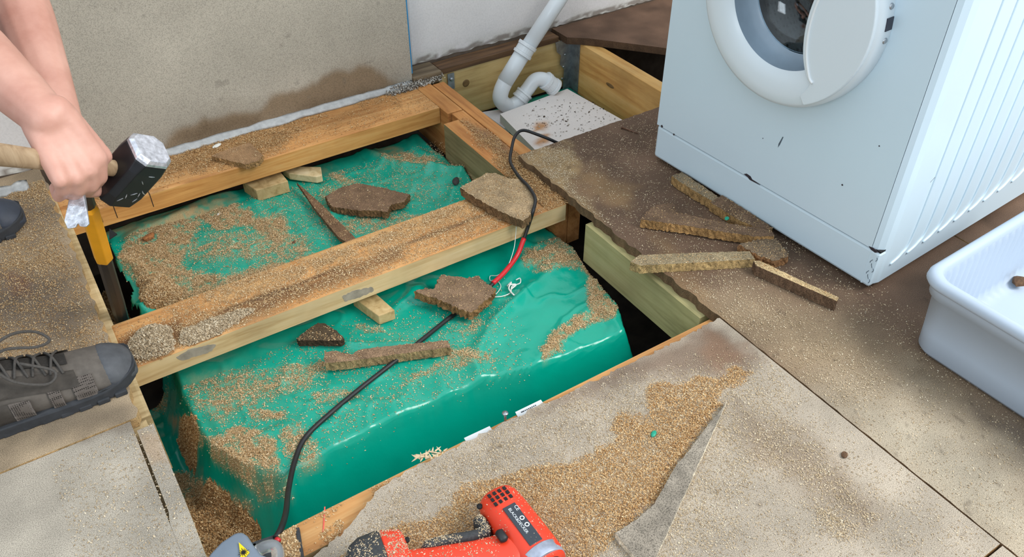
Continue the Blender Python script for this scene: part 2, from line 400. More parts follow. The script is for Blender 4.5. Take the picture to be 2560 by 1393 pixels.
def col_left(px, V):
    q = wob(px, V, 26, 24)
    c = np.tile(np.array(lin(166, 146, 120)[:3]), (len(V), 1))
    n = fbm(V[:, 0] * 16, V[:, 1] * 16); c = c * (0.65 + 0.7 * n)[:, None]
    c = mixc(c, lin(104, 92, 82), dens(q, [([(-200, 670), (150, 680), (210, 760), (200, 830), (120, 850), (-200, 790)], 0.75, 45), ([(40, 505), (130, 500), (150, 560), (90, 600)], 0.5, 30)]))
    c = mixc(c, lin(120, 82, 66), dens(q, [([(20, 690), (70, 690), (80, 740), (30, 740)], 0.6, 20)]))
    c = mixc(c, lin(112, 100, 86), dens(q, [([(100, 1010), (330, 1020), (335, 1060), (100, 1100)], 0.5, 25)]))
    return c
grid_board('floor_board', -0.9, -0.014, const(1.128), const(2.053), 0.006, 0.0, TH, col_left, chipboard, floor, np.array(lin(188, 156, 110)), 0,
           xf=lambda X, Y: np.where(X > -0.018, (vnoise(Y * 55, Y * 0 + 7) - 0.6) * 0.01, 0))
def col_left2(px, V):
    c = np.tile(np.array(lin(172, 162, 147)[:3]), (len(V), 1)); n = fbm(V[:, 0] * 14, V[:, 1] * 14); c = c * (0.86 + 0.28 * n)[:, None]
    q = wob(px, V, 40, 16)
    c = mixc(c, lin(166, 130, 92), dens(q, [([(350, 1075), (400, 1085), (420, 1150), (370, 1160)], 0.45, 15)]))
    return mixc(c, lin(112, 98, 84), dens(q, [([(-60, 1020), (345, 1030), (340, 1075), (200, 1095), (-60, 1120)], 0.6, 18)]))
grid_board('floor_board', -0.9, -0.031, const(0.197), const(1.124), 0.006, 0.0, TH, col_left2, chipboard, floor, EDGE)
# the cut strip beside the saw kerf, still attached at its near end
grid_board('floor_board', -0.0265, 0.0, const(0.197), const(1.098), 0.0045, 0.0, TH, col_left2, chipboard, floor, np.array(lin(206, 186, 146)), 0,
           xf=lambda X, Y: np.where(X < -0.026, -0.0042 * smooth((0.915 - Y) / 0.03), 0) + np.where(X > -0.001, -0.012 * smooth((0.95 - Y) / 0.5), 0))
# brown board by the back wall
def col_back(px, V):
    c = np.tile(np.array(lin(104, 80, 64)[:3]), (len(V), 1)); n = fbm(V[:, 0] * 18, V[:, 1] * 18); return c * (0.6 + 0.8 * n)[:, None]
grid_board('floor_board', 1.478, 2.6, lambda x: np.interp(x, [1.478, 1.53, 1.66, 1.8, 2.6], [1.972, 1.93, 1.775, 1.60, 1.49]), const(2.052), 0.01, 0.0, TH, col_back, chipboard, floor, np.array(lin(92, 70, 52)))

# ground under the floor
gx, gy = np.meshgrid(np.linspace(-1.0, 2.7, 60), np.linspace(-0.95, 2.1, 60), indexing='ij')
gz = -0.36 + 0.03 * fbm(gx * 6, gy * 6)
idx = np.arange(gx.size).reshape(gx.shape)
o = frompy('ground', np.stack([gx.ravel(), gy.ravel(), gz.ravel()], 1), [tuple(r) for r in np.stack([idx[:-1, :-1], idx[1:, :-1], idx[1:, 1:], idx[:-1, 1:]], -1).reshape(-1, 4)], dark_void, None, True)
tag(o, kind='structure')

# ---------------------------------------------------------------- the back wall
def wall_grid(name, x0, x1, z0f, z1, y, res, thick, colf, mat, parent=None, jag=0.0):
    nx = int((x1 - x0) / res); nz = int((z1) / res / 1.0)
    xs = np.linspace(x0, x1, nx + 1); a = z0f(xs) + (vnoise(xs * 90, xs * 0 + 5) - 0.5) * jag; T = np.linspace(0, 1, nz + 1) ** 1.6
    X = np.repeat(xs[:, None], nz + 1, 1); Z = a[:, None] * (1 - T) + z1 * T; Y = np.full_like(X, y)
    V = np.stack([X.ravel(), Y.ravel(), Z.ravel()], 1); n = len(V); idx = np.arange(n).reshape(nx + 1, nz + 1)
    q = np.stack([idx[:-1, :-1], idx[1:, :-1], idx[1:, 1:], idx[:-1, 1:]], -1).reshape(-1, 4)
    loop = list(idx[:, 0]) + list(idx[-1, 1:]) + list(idx[-2::-1, -1]) + list(idx[0, -2:0:-1]); m = len(loop)
    B = V[loop].copy(); B[:, 1] += thick
    fs = [tuple(r) for r in q] + [(loop[k], n + k, n + (k + 1) % m, loop[(k + 1) % m]) for k in range(m)]
    o = frompy(name, np.concatenate([V, B]), fs, mat, parent)
    c = colf(proj_np(V), V); ec = c[loop] * 0.9
    setcol(o.data, np.concatenate([np.concatenate([c, ec]), np.ones((n + m, 1))], 1)); return o
DAMP = [(400, 400), (450, 330), (520, 300), (600, 285), (660, 270), (700, 230), (770, 215), (800, 190), (870, 170), (930, 165), (970, 200), (1010, 225), (900, 270), (700, 330), (500, 390)]
DAMP2 = [(400, 350), (560, 250), (740, 235), (880, 148), (960, 150), (1010, 200), (1000, 240), (700, 330), (420, 400)]
def col_wall(px, V):
    q = wob(px, V, 22, 18)
    c = np.tile(np.array(lin(178, 170, 156)[:3]), (len(V), 1)); n = fbm(V[:, 0] * 6, V[:, 2] * 6); c = c * (0.88 + 0.24 * n)[:, None]
    c = mixc(c, lin(146, 136, 120), dens(q, [(DAMP2, 0.35, 20)]))
    c = mixc(c, lin(134, 112, 86), dens(q, [(DAMP, 0.85, 12)]))
    c = mixc(c, lin(96, 78, 58), dens(q, [([(460, 350), (520, 310), (640, 290), (640, 310), (520, 350)], 0.6, 25), ([(760, 260), (900, 225), (950, 230), (800, 280)], 0.5, 25)]))
    sp = vnoise(V[:, 0] * 40, V[:, 2] * 40); return mixc(c, lin(110, 104, 94), (sp > 0.95) * 0.3)
wb = wall_grid('wall_board', 0.045, 0.955, const(-0.012), 2.3, 1.995, 0.008, 0.045, col_wall, wall_m)
tag(wb, 'grey cement board on the back wall with a brown damp stain along its foot', 'wall board')
def col_plaster(px, V):
    c = np.tile(np.array(lin(226, 222, 220)[:3]), (len(V), 1))
    sc = fbm(V[:, 0] * 25, V[:, 2] * 25); e = smooth((0.05 - V[:, 2]) / 0.045) * smooth((sc - 0.36) / 0.12)
    c = mixc(c, lin(206, 204, 196), e * 0.8)
    e2 = smooth((0.010 + 0.022 * sc - V[:, 2]) / 0.008) * smooth((fbm(V[:, 0] * 60, V[:, 2] * 60) - 0.3) / 0.2); c = mixc(c, lin(112, 96, 84), e2 * 0.7)
    L = smooth((0.012 - np.abs(V[:, 0] - 0.978)) / 0.006); return mixc(c, lin(150, 146, 140), L * 0.8)
wl = wall_grid('wall_back', -1.0, 2.7, lambda x: 0.001 + 0.004 * (vnoise(x * 25, x * 0 + 2) - 0.3), 2.3, 2.056, 0.012, 0.10, col_plaster, plaster_m, None, 0.005)
tag(wl, kind='structure')
tag(box('wall_edge_strip', (0.956, 1.999, 0.006), (0.961, 2.05, 2.3), blue_mem), 'narrow blue strip along the right edge of the grey wall board', 'edge strip')
tag(box('wall_bottom_plate', (0.955, 1.985, -0.034), (1.045, 2.056, -0.002), wood('grey_weathered_batten', lin(84, 70, 54), lin(120, 102, 80), lin(150, 132, 106))), 'short weathered batten stub under the corner of the white wall', 'timber')
tag(box('wall_foundation', (-1.0, 2.057, -0.5), (2.7, 2.16, 0.03), plain('brown_masonry', lin(96, 82, 70), 0.95, 0, 0.4, 18, 0.5), None, 0), kind='structure')
tag(box('wall_right', (2.7, 0.7, -0.5), (2.8, 2.16, 2.3), plain('white_side_wall', lin(222, 218, 212), 0.9, 0, 0.05, 6), None, 0), kind='structure')
# plaster crumbs broken out at the wall foot, silver tape
def strip_patch(name, pts, w, mat, label, cat, lump=0.004, z0=-0.02):
    bm = bmesh.new(); rings = []
    pts = curve(pts, 10)
    for i, p in enumerate(pts):
        ww = w * (0.55 + 0.75 * mnoise.noise(Vector((i * 0.31, 4.1, 0)))) + w * 0.25
        dz = lump * mnoise.noise(Vector((i * 0.7, 0, 0)))
        dy = 0.003 * mnoise.noise(Vector((i * 0.5, 9, 0)))
        rings.append([bm.verts.new(p + Vector((0, -ww * 0.55 + dy, -0.001))), bm.verts.new(p + Vector((0, -ww * 0.4 + dy, lump + dz))), bm.verts.new(p + Vector((0, ww * 0.2 + dy, lump * 2.0 + dz))), bm.verts.new(p + Vector((0, ww * 0.5, lump * 3 + dz)))])
    for a, b in zip(rings, rings[1:]):
        for k in range(3): bm.faces.new((a[k], b[k], b[k + 1], a[k + 1]))
    bmesh.ops.solidify(bm, geom=list(bm.faces), thickness=0.0008)
    return tag(bmobj(name, bm, mat, None, True), label, cat)
strip_patch('silver_tape', [(0.17, 1.985, -0.021), (0.35, 1.983, -0.021), (0.6, 1.984, -0.019), (0.8, 1.983, -0.019), (0.95, 1.982, -0.019)], 0.024, silver_tape, 'torn silver foil tape along the foot of the grey wall board', 'tape')
strip_patch('silver_tape', [(-0.2, 1.978, 0.001), (-0.12, 1.976, 0.001), (-0.05, 1.978, 0.001)], 0.03, silver_tape, 'short scrap of silver tape at the far left edge behind the hammer', 'tape')

# ---------------------------------------------------------------- timbers of the opened floor
def timber(name, lo, hi, mat, label, colf=None, res=0.006, cuts=(), bevel=0.0015, cat='timber', face=None):
    """a sawn timber; top face is a fine grid carrying the dust film"""
    nx = max(2, int((hi[0] - lo[0]) / res)); ny = max(2, int((hi[1] - lo[1]) / res))
    xs = np.linspace(lo[0], hi[0], nx + 1); ys = np.linspace(lo[1], hi[1], ny + 1)
    X, Y = np.meshgrid(xs, ys, indexing='ij'); Z = np.full_like(X, hi[2])
    e = np.minimum(np.minimum(X - lo[0], hi[0] - X), np.minimum(Y - lo[1], hi[1] - Y)); Z -= 0.0018 * (e < 1e-6)
    V = np.stack([X.ravel(), Y.ravel(), Z.ravel()], 1); n = len(V); idx = np.arange(n).reshape(X.shape)
    q = np.stack([idx[:-1, :-1], idx[1:, :-1], idx[1:, 1:], idx[:-1, 1:]], -1).reshape(-1, 4)
    loop = list(idx[:, 0]) + list(idx[-1, 1:]) + list(idx[-2::-1, -1]) + list(idx[0, -2:0:-1]); m = len(loop)
    S = V[loop].copy(); B = S.copy(); B[:, 2] = lo[2]
    fs = [tuple(r) for r in q] + [(n + k, n + m + k, n + m + (k + 1) % m, n + (k + 1) % m) for k in range(m)] + [tuple(n + m + k for k in range(m))[::-1]]
    o = frompy(name, np.concatenate([V, S, B]), fs, [mat, face] if face else mat)
    if face: o.data.polygons.foreach_set('material_index', [0] * len(q) + [1] * (m + 1))
    c = colf(proj_np(V), V) if colf else np.zeros((n, 4))
    setcol(o.data, np.concatenate([c, np.zeros((2 * m, 4))])); return tag(o, label, cat, 'timbers of the opened floor')
def rgba(n): return np.zeros((n, 4))
def lay(c, col, f):
    a = c[:, 3:4]; f = f[:, None]; out = c.copy(); na = f + a * (1 - f)
    out[:, :3] = np.where(na > 1e-6, (np.array(col[:3])[None] * f + c[:, :3] * a * (1 - f)) / np.maximum(na, 1e-6), 0); out[:, 3:4] = na; return out
MIDDUST = [(420, 770), (700, 680), (1000, 570), (1160, 505), (1340, 520), (1300, 560), (1000, 660), (700, 770), (480, 850), (440, 850)]
def col_mid(px, V):
    q = wob(px, V, 30, 14); c = rgba(len(V))
    c = lay(c, lin(92, 66, 48), dens(q, [([(290, 850), (450, 800), (480, 830), (400, 900), (320, 910)], 0.8, 14), ([(450, 815), (640, 745), (800, 690), (1000, 615), (1010, 640), (820, 715), (660, 775), (470, 845)], 0.75, 14)]))
    tb = (V[:, 1] - 1.272) / 0.143 + 0.10 * (fbm(V[:, 0] * 14, V[:, 1] * 30) - 0.5); on_ = smooth((V[:, 0] - 0.16) / 0.06)
    c = lay(c, lin(200, 160, 108), on_ * smooth((tb - 0.50) / 0.15) * 0.62 * smooth((fbm(V[:, 0] * 40, V[:, 1] * 40) - 0.2) / 0.3))
    c = lay(c, lin(82, 62, 48), on_ * smooth(1 - np.abs(tb - 0.45) / 0.10) * smooth((fbm(V[:, 0] * 9, V[:, 1] * 60) - 0.38) / 0.2) * 0.8)
    c = lay(c, lin(168, 126, 84), on_ * smooth((0.42 - tb) / 0.1) * smooth((fbm(V[:, 0] * 18, V[:, 1] * 30) - 0.45) / 0.2) * 0.5)
    return c
FARDUST = [(150, 480), (300, 440), (400, 385), (560, 335), (760, 310), (700, 370), (560, 420), (400, 445), (260, 500)]
def col_far(px, V):
    q = wob(px, V, 30, 12); c = rgba(len(V))
    c = lay(c, lin(120, 80, 44), dens(q, [([(230, 525), (600, 425), (700, 395), (600, 430), (300, 515)], 0.7, 8), ([(760, 310), (960, 250), (1000, 260), (820, 320)], 0.4, 15)]))
    return lay(c, lin(190, 148, 100), dens(q, [(FARDUST, 0.7, 22)]))
def col_blk(px, V):
    q = wob(px, V, 30, 10); c = rgba(len(V))
    c = lay(c, lin(126, 100, 78), dens(q, [([(1160, 300), (1240, 340), (1310, 400), (1290, 420), (1200, 350)], 0.8, 14)]))
    return lay(c, lin(176, 136, 88), dens(q, [([(1230, 400), (1300, 380), (1420, 520), (1340, 520)], 0.85, 20)]))
timber('floor_joist', (-0.005, 1.272, -0.068), (0.972, 1.415, -0.022), w_orange, 'wide flat timber crossing the middle of the floor opening, covered in sawdust', col_mid, 0.005, cat='joist', face=w_midface)
timber('floor_joist', (-0.012, 1.832, -0.070), (0.952, 1.9945, -0.022), w_orange, 'wide orange timber along the foot of the back wall', col_far, 0.005, cat='joist', face=w_farface)
timber('floor_joist', (0.918, 1.442, -0.170), (0.962, 1.748, -0.022), w_orange_y, 'stubby timber block with green treated side at the right of the rear opening', col_blk, 0.005, cat='joist', face=w_blkface)
timber('floor_joist', (0.9535, 1.790, -0.165), (0.999, 1.975, -0.022), w_orange_y, 'short orange timber butted against the end of the wall timber', None, cat='joist')
timber('floor_joist', (0.964, 1.30, -0.168), (0.999, 1.786, -0.0225), w_orange_y, 'dusty timber packed between the stubby block and the narrow orange joist', col_blk, cat='joist')
timber('floor_joist', (1.002, 1.30, -0.168), (1.037, 1.962, -0.022), w_orange_y, 'narrow orange joist running up to the batten below the white wall', None, cat='joist')
timber('floor_joist', (0.963, 0.815, -0.128), (1.008, 1.185, -0.0225), w_green_y, 'green treated timber below the brown floor board beside the machine', None, cat='joist')
timber('floor_joist', (0.09, 0.745, -0.120), (1.10, 0.803, -0.0225), w_orange, 'orange front joist below the broken edge of the near floor board', None, cat='joist', face=w_midface)
timber('floor_joist', (-0.060, 1.145, -0.170), (0.002, 1.95, -0.0225), w_pale, 'pale batten under the edge of the left floor board', None, cat='joist')
timber('floor_joist', (-0.060, 0.60, -0.170), (-0.008, 1.14, -0.0235), w_pale, 'pale batten under the sawn strip near the shoe', None, cat='joist')
# ledger below the white wall with its knot
led = timber('wall_ledger', (1.048, 2.008, -0.185), (1.515, 2.054, -0.024), w_ledger, 'pale knotty ledger timber under the white wall behind the trap', None, cat='ledger')
led2 = bmobj('knot', lathe_bm([(0.0001, -0.0012), (0.008, -0.0012), (0.0115, -0.0006), (0.013, 0.002)], 20, 'Y'), plain('dark_knot', lin(112, 84, 46), 0.6, 0, 0.4, 90), led, True)
led2.location = PY(1165, 208, 2.008)
cap = wood('brown_stained_edge', lin(70, 50, 36), lin(100, 74, 52), lin(126, 92, 62))
tag(box('stained_packer', (1.05, 2.002, -0.024), (1.47, 2.054, -0.006), cap), 'dark brown stained packer on top of the knotty ledger', 'timber')
timber('floor_joist', (1.52, 1.30, -0.215), (1.563, 2.000, -0.024), w_joist_r, 'amber joist running from the wall to the machine, right of the trap', None, cat='joist')
tag(box('floor_joist', (2.05, 1.30, -0.215), (2.10, 2.0, -0.024), w_joist_r), 'far joist under the brown board beside the machine', 'joist')
for (px, py, dz) in ((1560, 195, 0.02),):
    k = bmobj('knot', lathe_bm([(0.0001, -0.001), (0.006, -0.001), (0.010, 0.001)], 16, 'X'), MATS['dark_knot'], bpy.data.objects[-1] if False else None, True)
    k.location = (1.5195, 1.80, -0.10); k.scale = (1, 2.2, 0.7)
    k.parent = [o for o in C.objects if o.get('label', '').startswith('amber joist')][0]
# joist hangers
h = empty('joist_hanger', (1.495, 2.0, -0.1)); tag(h, 'galvanised joist hanger between the ledger and the amber joist', 'bracket')
bm = bmesh.new()
pts = [(1.455, -0.022), (1.518, -0.018), (1.519, -0.19), (1.49, -0.19), (1.492, -0.12), (1.475, -0.10), (1.478, -0.07), (1.462, -0.055)]
f = [bm.verts.new((x - 1.495, -0.0, z + 0.1)) for x, z in pts]; bm.faces.new(f)
r = bmesh.ops.extrude_face_region(bm, geom=list(bm.faces)); bmesh.ops.translate(bm, verts=[v for v in r['geom'] if isinstance(v, bmesh.types.BMVert)], vec=(0, -0.0025, 0))
bmobj('flange', bm, galv, h)
box('side_plate', (0.0215, -0.045, -0.09), (0.0240, -0.001, 0.075), galv, h, 0.0003)
for z in (0.03, -0.01, -0.05):
    n = bmobj('nail_head', lathe_bm([(0.0001, -0.002), (0.003, -0.0018), (0.004, 0)], 12, 'Y'), chrome, h, True); n.location = (-0.005 + z * 0.1, -0.003, z)
h = empty('joist_hanger', (1.085, 2.005, -0.05)); tag(h, 'small bright metal bracket with one bolt beside the wall batten', 'bracket')
box('plate', (-0.012, -0.0035, -0.028), (0.010, -0.0005, 0.022), galv, h, 0.0005)
n = bmobj('bolt_head', lathe_bm([(0.0001, -0.005), (0.0045, -0.005), (0.006, -0.003), (0.006, 0)], 12, 'Y'), chrome, h, True); n.location = (0.0, -0.003, 0.004)

# ---------------------------------------------------------------- green plastic sheet
SZ = -0.125
plat_px = [(430, 915), (452, 985), (520, 1120), (600, 1165), (715, 1192), (1020, 1035), (1200, 955), (1330, 925), (1450, 880), (1575, 835), (1545, 760), (1455, 655), (1420, 600), (1280, 520), (1215, 455), (1130, 360), (1090, 290), (700, 330), (300, 470), (232, 560), (275, 640), (330, 770), (380, 800)]
plat = [tuple(P(a, b, SZ)[:2]) for a, b in plat_px]
ridges = [((1185, 900), (1240, 800), 0.010, 0.018), ((1240, 800), (1335, 715), 0.014, 0.016), ((1335, 715), (1470, 600), 0.012, 0.022), ((1330, 925), (1390, 850), 0.010, 0.02), ((1390, 850), (1500, 760), 0.008, 0.02),
          ((740, 858), (900, 857), 0.010, 0.007), ((900, 857), (1060, 862), 0.008, 0.006), ((1025, 1030), (1000, 985), 0.006, 0.008), ((1200, 955), (1180, 900), 0.008, 0.012),
          ((895, 372), (1010, 415), 0.016, 0.016), ((1010, 415), (1190, 445), 0.02, 0.016), ((885, 375), (950, 465), 0.006, 0.006), ((1150, 440), (1125, 510), 0.014, 0.014), ((1060, 445), (1075, 420), 0.008, 0.01),
          ((955, 800), (1050, 720), 0.012, 0.015), ((800, 545), (940, 520), 0.008, 0.014), ((500, 520), (330, 590), 0.012, 0.02), ((300, 660), (420, 720), 0.016, 0.018), ((420, 720), (330, 800), 0.012, 0.02),
          ((640, 520), (700, 590), 0.006, 0.012), ((1360, 940), (1470, 905), 0.008, 0.014), ((700, 1250), (860, 1210), 0.012, 0.03), ((470, 1090), (520, 1200), 0.012, 0.025), ((640, 1000), (980, 935), 0.004, 0.03),
          ((1000, 640), (900, 680), 0.01, 0.02), ((1290, 960), (1440, 950), -0.008, 0.02)]
ridges = [(np.array(P(*a, SZ)[:2]), np.array(P(*b, SZ)[:2]), h_, w) for a, b, h_, w in ridges]
def sheet_z(x, y):
    sh = np.shape(x); p = np.stack([np.ravel(x), np.ravel(y)], 1).astype(float)
    d = polydist(p, plat); ins = inpoly(p, plat); out = np.where(ins, -d, d)
    tt = np.clip((out + 0.006 + 0.014 * (fbm(p[:, 0] * 9, p[:, 1] * 9) - 0.5)) / 0.060, 0, 1); z = SZ - 0.165 * (0.65 * (1 - (1 - tt) ** 2) + 0.35 * smooth(tt))
    z += 0.020 * (fbm(p[:, 0] * 5, p[:, 1] * 5, 2) - 0.5) + 0.006 * (fbm(p[:, 0] * 22 + 9, p[:, 1] * 22, 2) - 0.5)
    wx = p + 0.012 * np.stack([fbm(p[:, 0] * 12, p[:, 1] * 12) - 0.5, fbm(p[:, 0] * 12 + 7, p[:, 1] * 12 + 3) - 0.5], 1)
    rn = 1 - np.abs(2 * fbm(p[:, 0] * 6 + 3, p[:, 1] * 6 + 8, 2) - 1); z += 0.010 * (np.clip(rn, 0.8, 1) - 0.8) * 5 * 0.6
    rn = 1 - np.abs(2 * fbm(p[:, 0] * 11 + 33, p[:, 1] * 13 + 2, 2) - 1); z += 0.005 * (np.clip(rn, 0.86, 1) - 0.86) * 7 * 0.7
    for a, b, h_, w in ridges:
        ab = b - a; t = np.clip(((wx - a) @ ab) / (ab @ ab), 0, 1); dd = np.linalg.norm(wx - a - t[:, None] * ab, axis=1)
        z += h_ * np.exp(-(dd / w) ** 1.5) * (0.35 + 0.65 * np.sin(np.pi * np.clip(t * 0.8 + 0.1, 0, 1)))
    z = np.where((p[:, 1] > 1.25) & (p[:, 1] < 1.44), np.minimum(z, -0.098), z)
    z = np.where(p[:, 1] > 1.80, np.minimum(z, -0.10), z)
    return z.reshape(sh)
SHEETD = [([(300, 640), (330, 575), (420, 545), (480, 500), (560, 520), (500, 560), (470, 610), (450, 660), (480, 690), (420, 705), (330, 690)], 1.0, 16), ([(230, 585), (300, 560), (470, 505), (560, 480), (590, 500), (480, 540), (330, 590)], 0.7, 16),
          ([(505, 520), (560, 505), (620, 520), (640, 560), (560, 570), (510, 560)], 0.9, 14), ([(640, 545), (700, 540), (730, 590), (690, 610), (640, 580)], 0.85, 12),
          ([(360, 700), (470, 680), (560, 690), (740, 650), (800, 640), (700, 690), (560, 720), (470, 750), (380, 760)], 0.95, 14), ([(470, 600), (640, 580), (780, 600), (760, 660), (600, 650), (480, 640)], 0.42, 25),
          ([(780, 420), (830, 415), (890, 460), (860, 470)], 0.4, 14), ([(800, 560), (960, 540), (1130, 545), (1000, 575), (820, 590)], 0.35, 14), ([(900, 360), (970, 365), (1090, 395), (1060, 410), (950, 385)], 0.7, 12), ([(800, 480), (850, 470), (1000, 540), (840, 530)], 0.4, 14),
          ([(460, 950), (560, 925), (700, 930), (820, 920), (760, 965), (640, 1010), (560, 1050), (490, 1010)], 0.42, 25), ([(700, 925), (800, 905), (820, 925), (720, 945)], 0.6, 12),
          ([(515, 1095), (560, 1090), (590, 1072), (640, 1075), (690, 1110), (695, 1160), (650, 1175), (700, 1240), (640, 1240), (600, 1190), (530, 1140)], 1.0, 12), ([(640, 1170), (720, 1180), (720, 1240), (640, 1250)], 0.6, 20),
          ([(700, 1080), (740, 1060), (790, 1110), (800, 1160), (750, 1190), (720, 1130)], 0.55, 16), ([(620, 1025), (720, 1025), (720, 1050), (630, 1045)], 0.6, 10),
          ([(420, 1040), (460, 1045), (510, 1090), (500, 1115), (470, 1120), (440, 1085)], 1.0, 10), ([(430, 1185), (500, 1200), (580, 1240), (640, 1270), (600, 1310), (560, 1393), (480, 1400), (440, 1290)], 1.0, 12),
          ([(370, 960), (440, 980), (430, 1040), (390, 1030)], 0.35, 16),
          ([(1310, 625), (1380, 610), (1450, 640), (1475, 675), (1400, 660), (1370, 675), (1310, 665)], 0.85, 12), ([(1465, 670), (1500, 720), (1545, 770), (1530, 790), (1480, 800), (1420, 845), (1400, 880), (1355, 895), (1352, 865), (1420, 810), (1480, 780), (1470, 730)], 0.9, 10),
          ([(1340, 600), (1420, 590), (1440, 640), (1360, 630)], 0.4, 16), ([(1100, 870), (1220, 880), (1235, 900), (1120, 925), (1010, 960), (1000, 945), (1110, 905)], 0.45, 12), ([(780, 990), (860, 975), (900, 985), (800, 1005)], 0.45, 12),
          ([(760, 1310), (830, 1290), (800, 1320)], 0.4, 10), ([(1130, 820), (1200, 790), (1210, 820), (1160, 850)], 0.3, 15), ([(880, 810), (950, 810), (960, 830), (880, 830)], 0.35, 10),
          ([(430, 880), (1250, 740), (1300, 940), (1000, 1040), (720, 1180), (560, 1140), (450, 980)], 0.05, 60), ([(300, 600), (1100, 330), (1200, 450), (900, 600), (400, 780)], 0.07, 50)]
xs = np.linspace(-0.075, 0.962, 230); ys = np.linspace(0.66, 1.90, 275)
X, Y = np.meshgrid(xs, ys, indexing='ij'); Zs = sheet_z(X, Y)
keep = ~((X < 0.035 + 0.03 * vnoise(Y * 25, Y * 0)) & (Y > 1.435) & (Y < 1.90)) & ~((X > 0.915) & (Y > 1.43))
keep &= ~((X < -0.005 + 0.0 * X) & (Y > 1.25))
V = np.stack([X.ravel(), Y.ravel(), Zs.ravel()], 1); idx = np.arange(len(V)).reshape(X.shape)
fk = keep[:-1, :-1] & keep[1:, :-1] & keep[1:, 1:] & keep[:-1, 1:]
q = np.stack([idx[:-1, :-1], idx[1:, :-1], idx[1:, 1:], idx[:-1, 1:]], -1)[fk]
sheet = frompy('plastic_sheet', V, [tuple(r) for r in q], sheet_m, None, True)
pxs = proj_np(V); dq = dens(wob(pxs, V, 40, 12), SHEETD); patch = smooth((fbm(V[:, 0] * 70, V[:, 1] * 70) - 0.25) / 0.3)
alpha = np.clip(dq * (0.3 + 0.7 * patch), 0, 1) * 0.85
setcol(sheet.data, np.concatenate([np.tile(np.array(lin(186, 150, 104)[:3]), (len(V), 1)), alpha[:, None]], 1))
sheet.modifiers.new('thickness', 'SOLIDIFY').thickness = 0.0012
tag(sheet, 'creased green plastic sheet lying in the floor opening, strewn with sawdust', 'plastic sheet')
# second piece of green sheet in the bay with the trap
X2, Y2 = np.meshgrid(np.linspace(1.05, 1.515, 50), np.linspace(1.50, 2.0, 50), indexing='ij'); Z2 = -0.190 + 0.008 * (fbm(X2 * 9, Y2 * 9) - 0.5)
V2 = np.stack([X2.ravel(), Y2.ravel(), Z2.ravel()], 1); idx = np.arange(len(V2)).reshape(X2.shape)
s2 = frompy('plastic_sheet', V2, [tuple(r) for r in np.stack([idx[:-1, :-1], idx[1:, :-1], idx[1:, 1:], idx[:-1, 1:]], -1).reshape(-1, 4)], sheet_m, None, True)
setcol(s2.data, np.tile(np.array([0.4, 0.3, 0.2, 0.05]), (len(V2), 1))); s2.modifiers.new('thickness', 'SOLIDIFY').thickness = 0.0012
tag(s2, 'small area of green sheet showing behind the white board and under the trap', 'plastic sheet')

# white board slab under the trap
def slab(name, px, ztop, th, mat, label, cat, colf):
    poly = [P(a, b, ztop) for a, b in px]; n = 40
    A, B, Cc, Dd = poly; V = []; 
    for i in range(n + 1):
        for j in range(n + 1):
            s, t = i / n, j / n; V.append((A * (1 - s) + B * s) * (1 - t) + (Dd * (1 - s) + Cc * s) * t)
    V = np.array([list(v) for v in V]); idx = np.arange((n + 1) ** 2).reshape(n + 1, n + 1)
    q = np.stack([idx[:-1, :-1], idx[1:, :-1], idx[1:, 1:], idx[:-1, 1:]], -1).reshape(-1, 4)
    loop = list(idx[:, 0]) + list(idx[-1, 1:]) + list(idx[-2::-1, -1]) + list(idx[0, -2:0:-1]); m = len(loop); N = len(V)
    Bt = V[loop].copy(); Bt[:, 2] -= th
    fs = [tuple(r) for r in q] + [(loop[k], N + k, N + (k + 1) % m, loop[(k + 1) % m]) for k in range(m)] + [tuple(N + k for k in range(m))]
    o = frompy(name, np.concatenate([V, Bt]), fs, mat)
    c = colf(proj_np(V), V); setcol(o.data, np.concatenate([np.concatenate([c, c[loop]]), np.ones((N + m, 1))], 1)); return tag(o, label, cat)
def col_slab(px, V):
    c = np.tile(np.array(lin(222, 214, 208)[:3]), (len(V), 1)); q = wob(px, V, 60, 10)
    c = mixc(c, lin(182, 124, 62), dens(q, [([(1335, 312), (1370, 305), (1368, 322), (1335, 326)], 0.9, 7), ([(1355, 338), (1375, 335), (1365, 360), (1330, 362), (1345, 352)], 0.9, 7)]))
    return c
slab('white_board', [(1250, 285), (1418, 222), (1610, 330), (1440, 480)], -0.140, 0.028, plasterboard_m, 'white plasterboard offcut with dark crumbs and two rusty stains under the trap', 'board', col_slab)
slab('white_board', [(1205, 280), (1330, 262), (1420, 330), (1260, 320)], -0.169, 0.015, plasterboard_m, 'thin edge of a second white board under the plasterboard offcut', 'board', lambda px, V: np.tile(np.array(lin(206, 200, 198)[:3]), (len(V), 1)))

# ---------------------------------------------------------------- waste trap
pw = 1.945
pipe = empty('waste_trap', tuple(PY(1270, 262, pw))); tag(pipe, 'white plastic waste pipe with a U-shaped trap against the white wall', 'waste pipe')
def child_world(o, parent):
    o.parent = parent; o.matrix_parent_inverse = Matrix.LocRotScale(parent.location, parent.rotation_euler, None).inverted()
    return o
def padd(bm, name, mat=white_pvc, s=True, b=0): return child_world(bmobj(name, bm, mat, None, s, b), pipe)
down = [PY(1470, -110, pw), PY(1310, 132, pw)]
padd(tube_bm(down, 0.0225, 24), 'upper_pipe')
padd(tube_bm([PY(1310, 128, pw), PY(1262, 205, pw)], 0.0245, 24), 'socket_pipe')
ub = curve([PY(1264, 202, pw), PY(1253, 228, pw), PY(1252, 250, pw), PY(1272, 266, pw), PY(1295, 256, pw), PY(1308, 240, pw)], 6)
padd(tube_bm(ub, 0.0235, 24), 'u_bend')
ob = curve([PY(1304, 244, pw), PY(1320, 222, pw), PY(1337, 201, pw - 0.004), PY(1357, 198, pw - 0.012), PY(1372, 208, pw - 0.018)], 6)
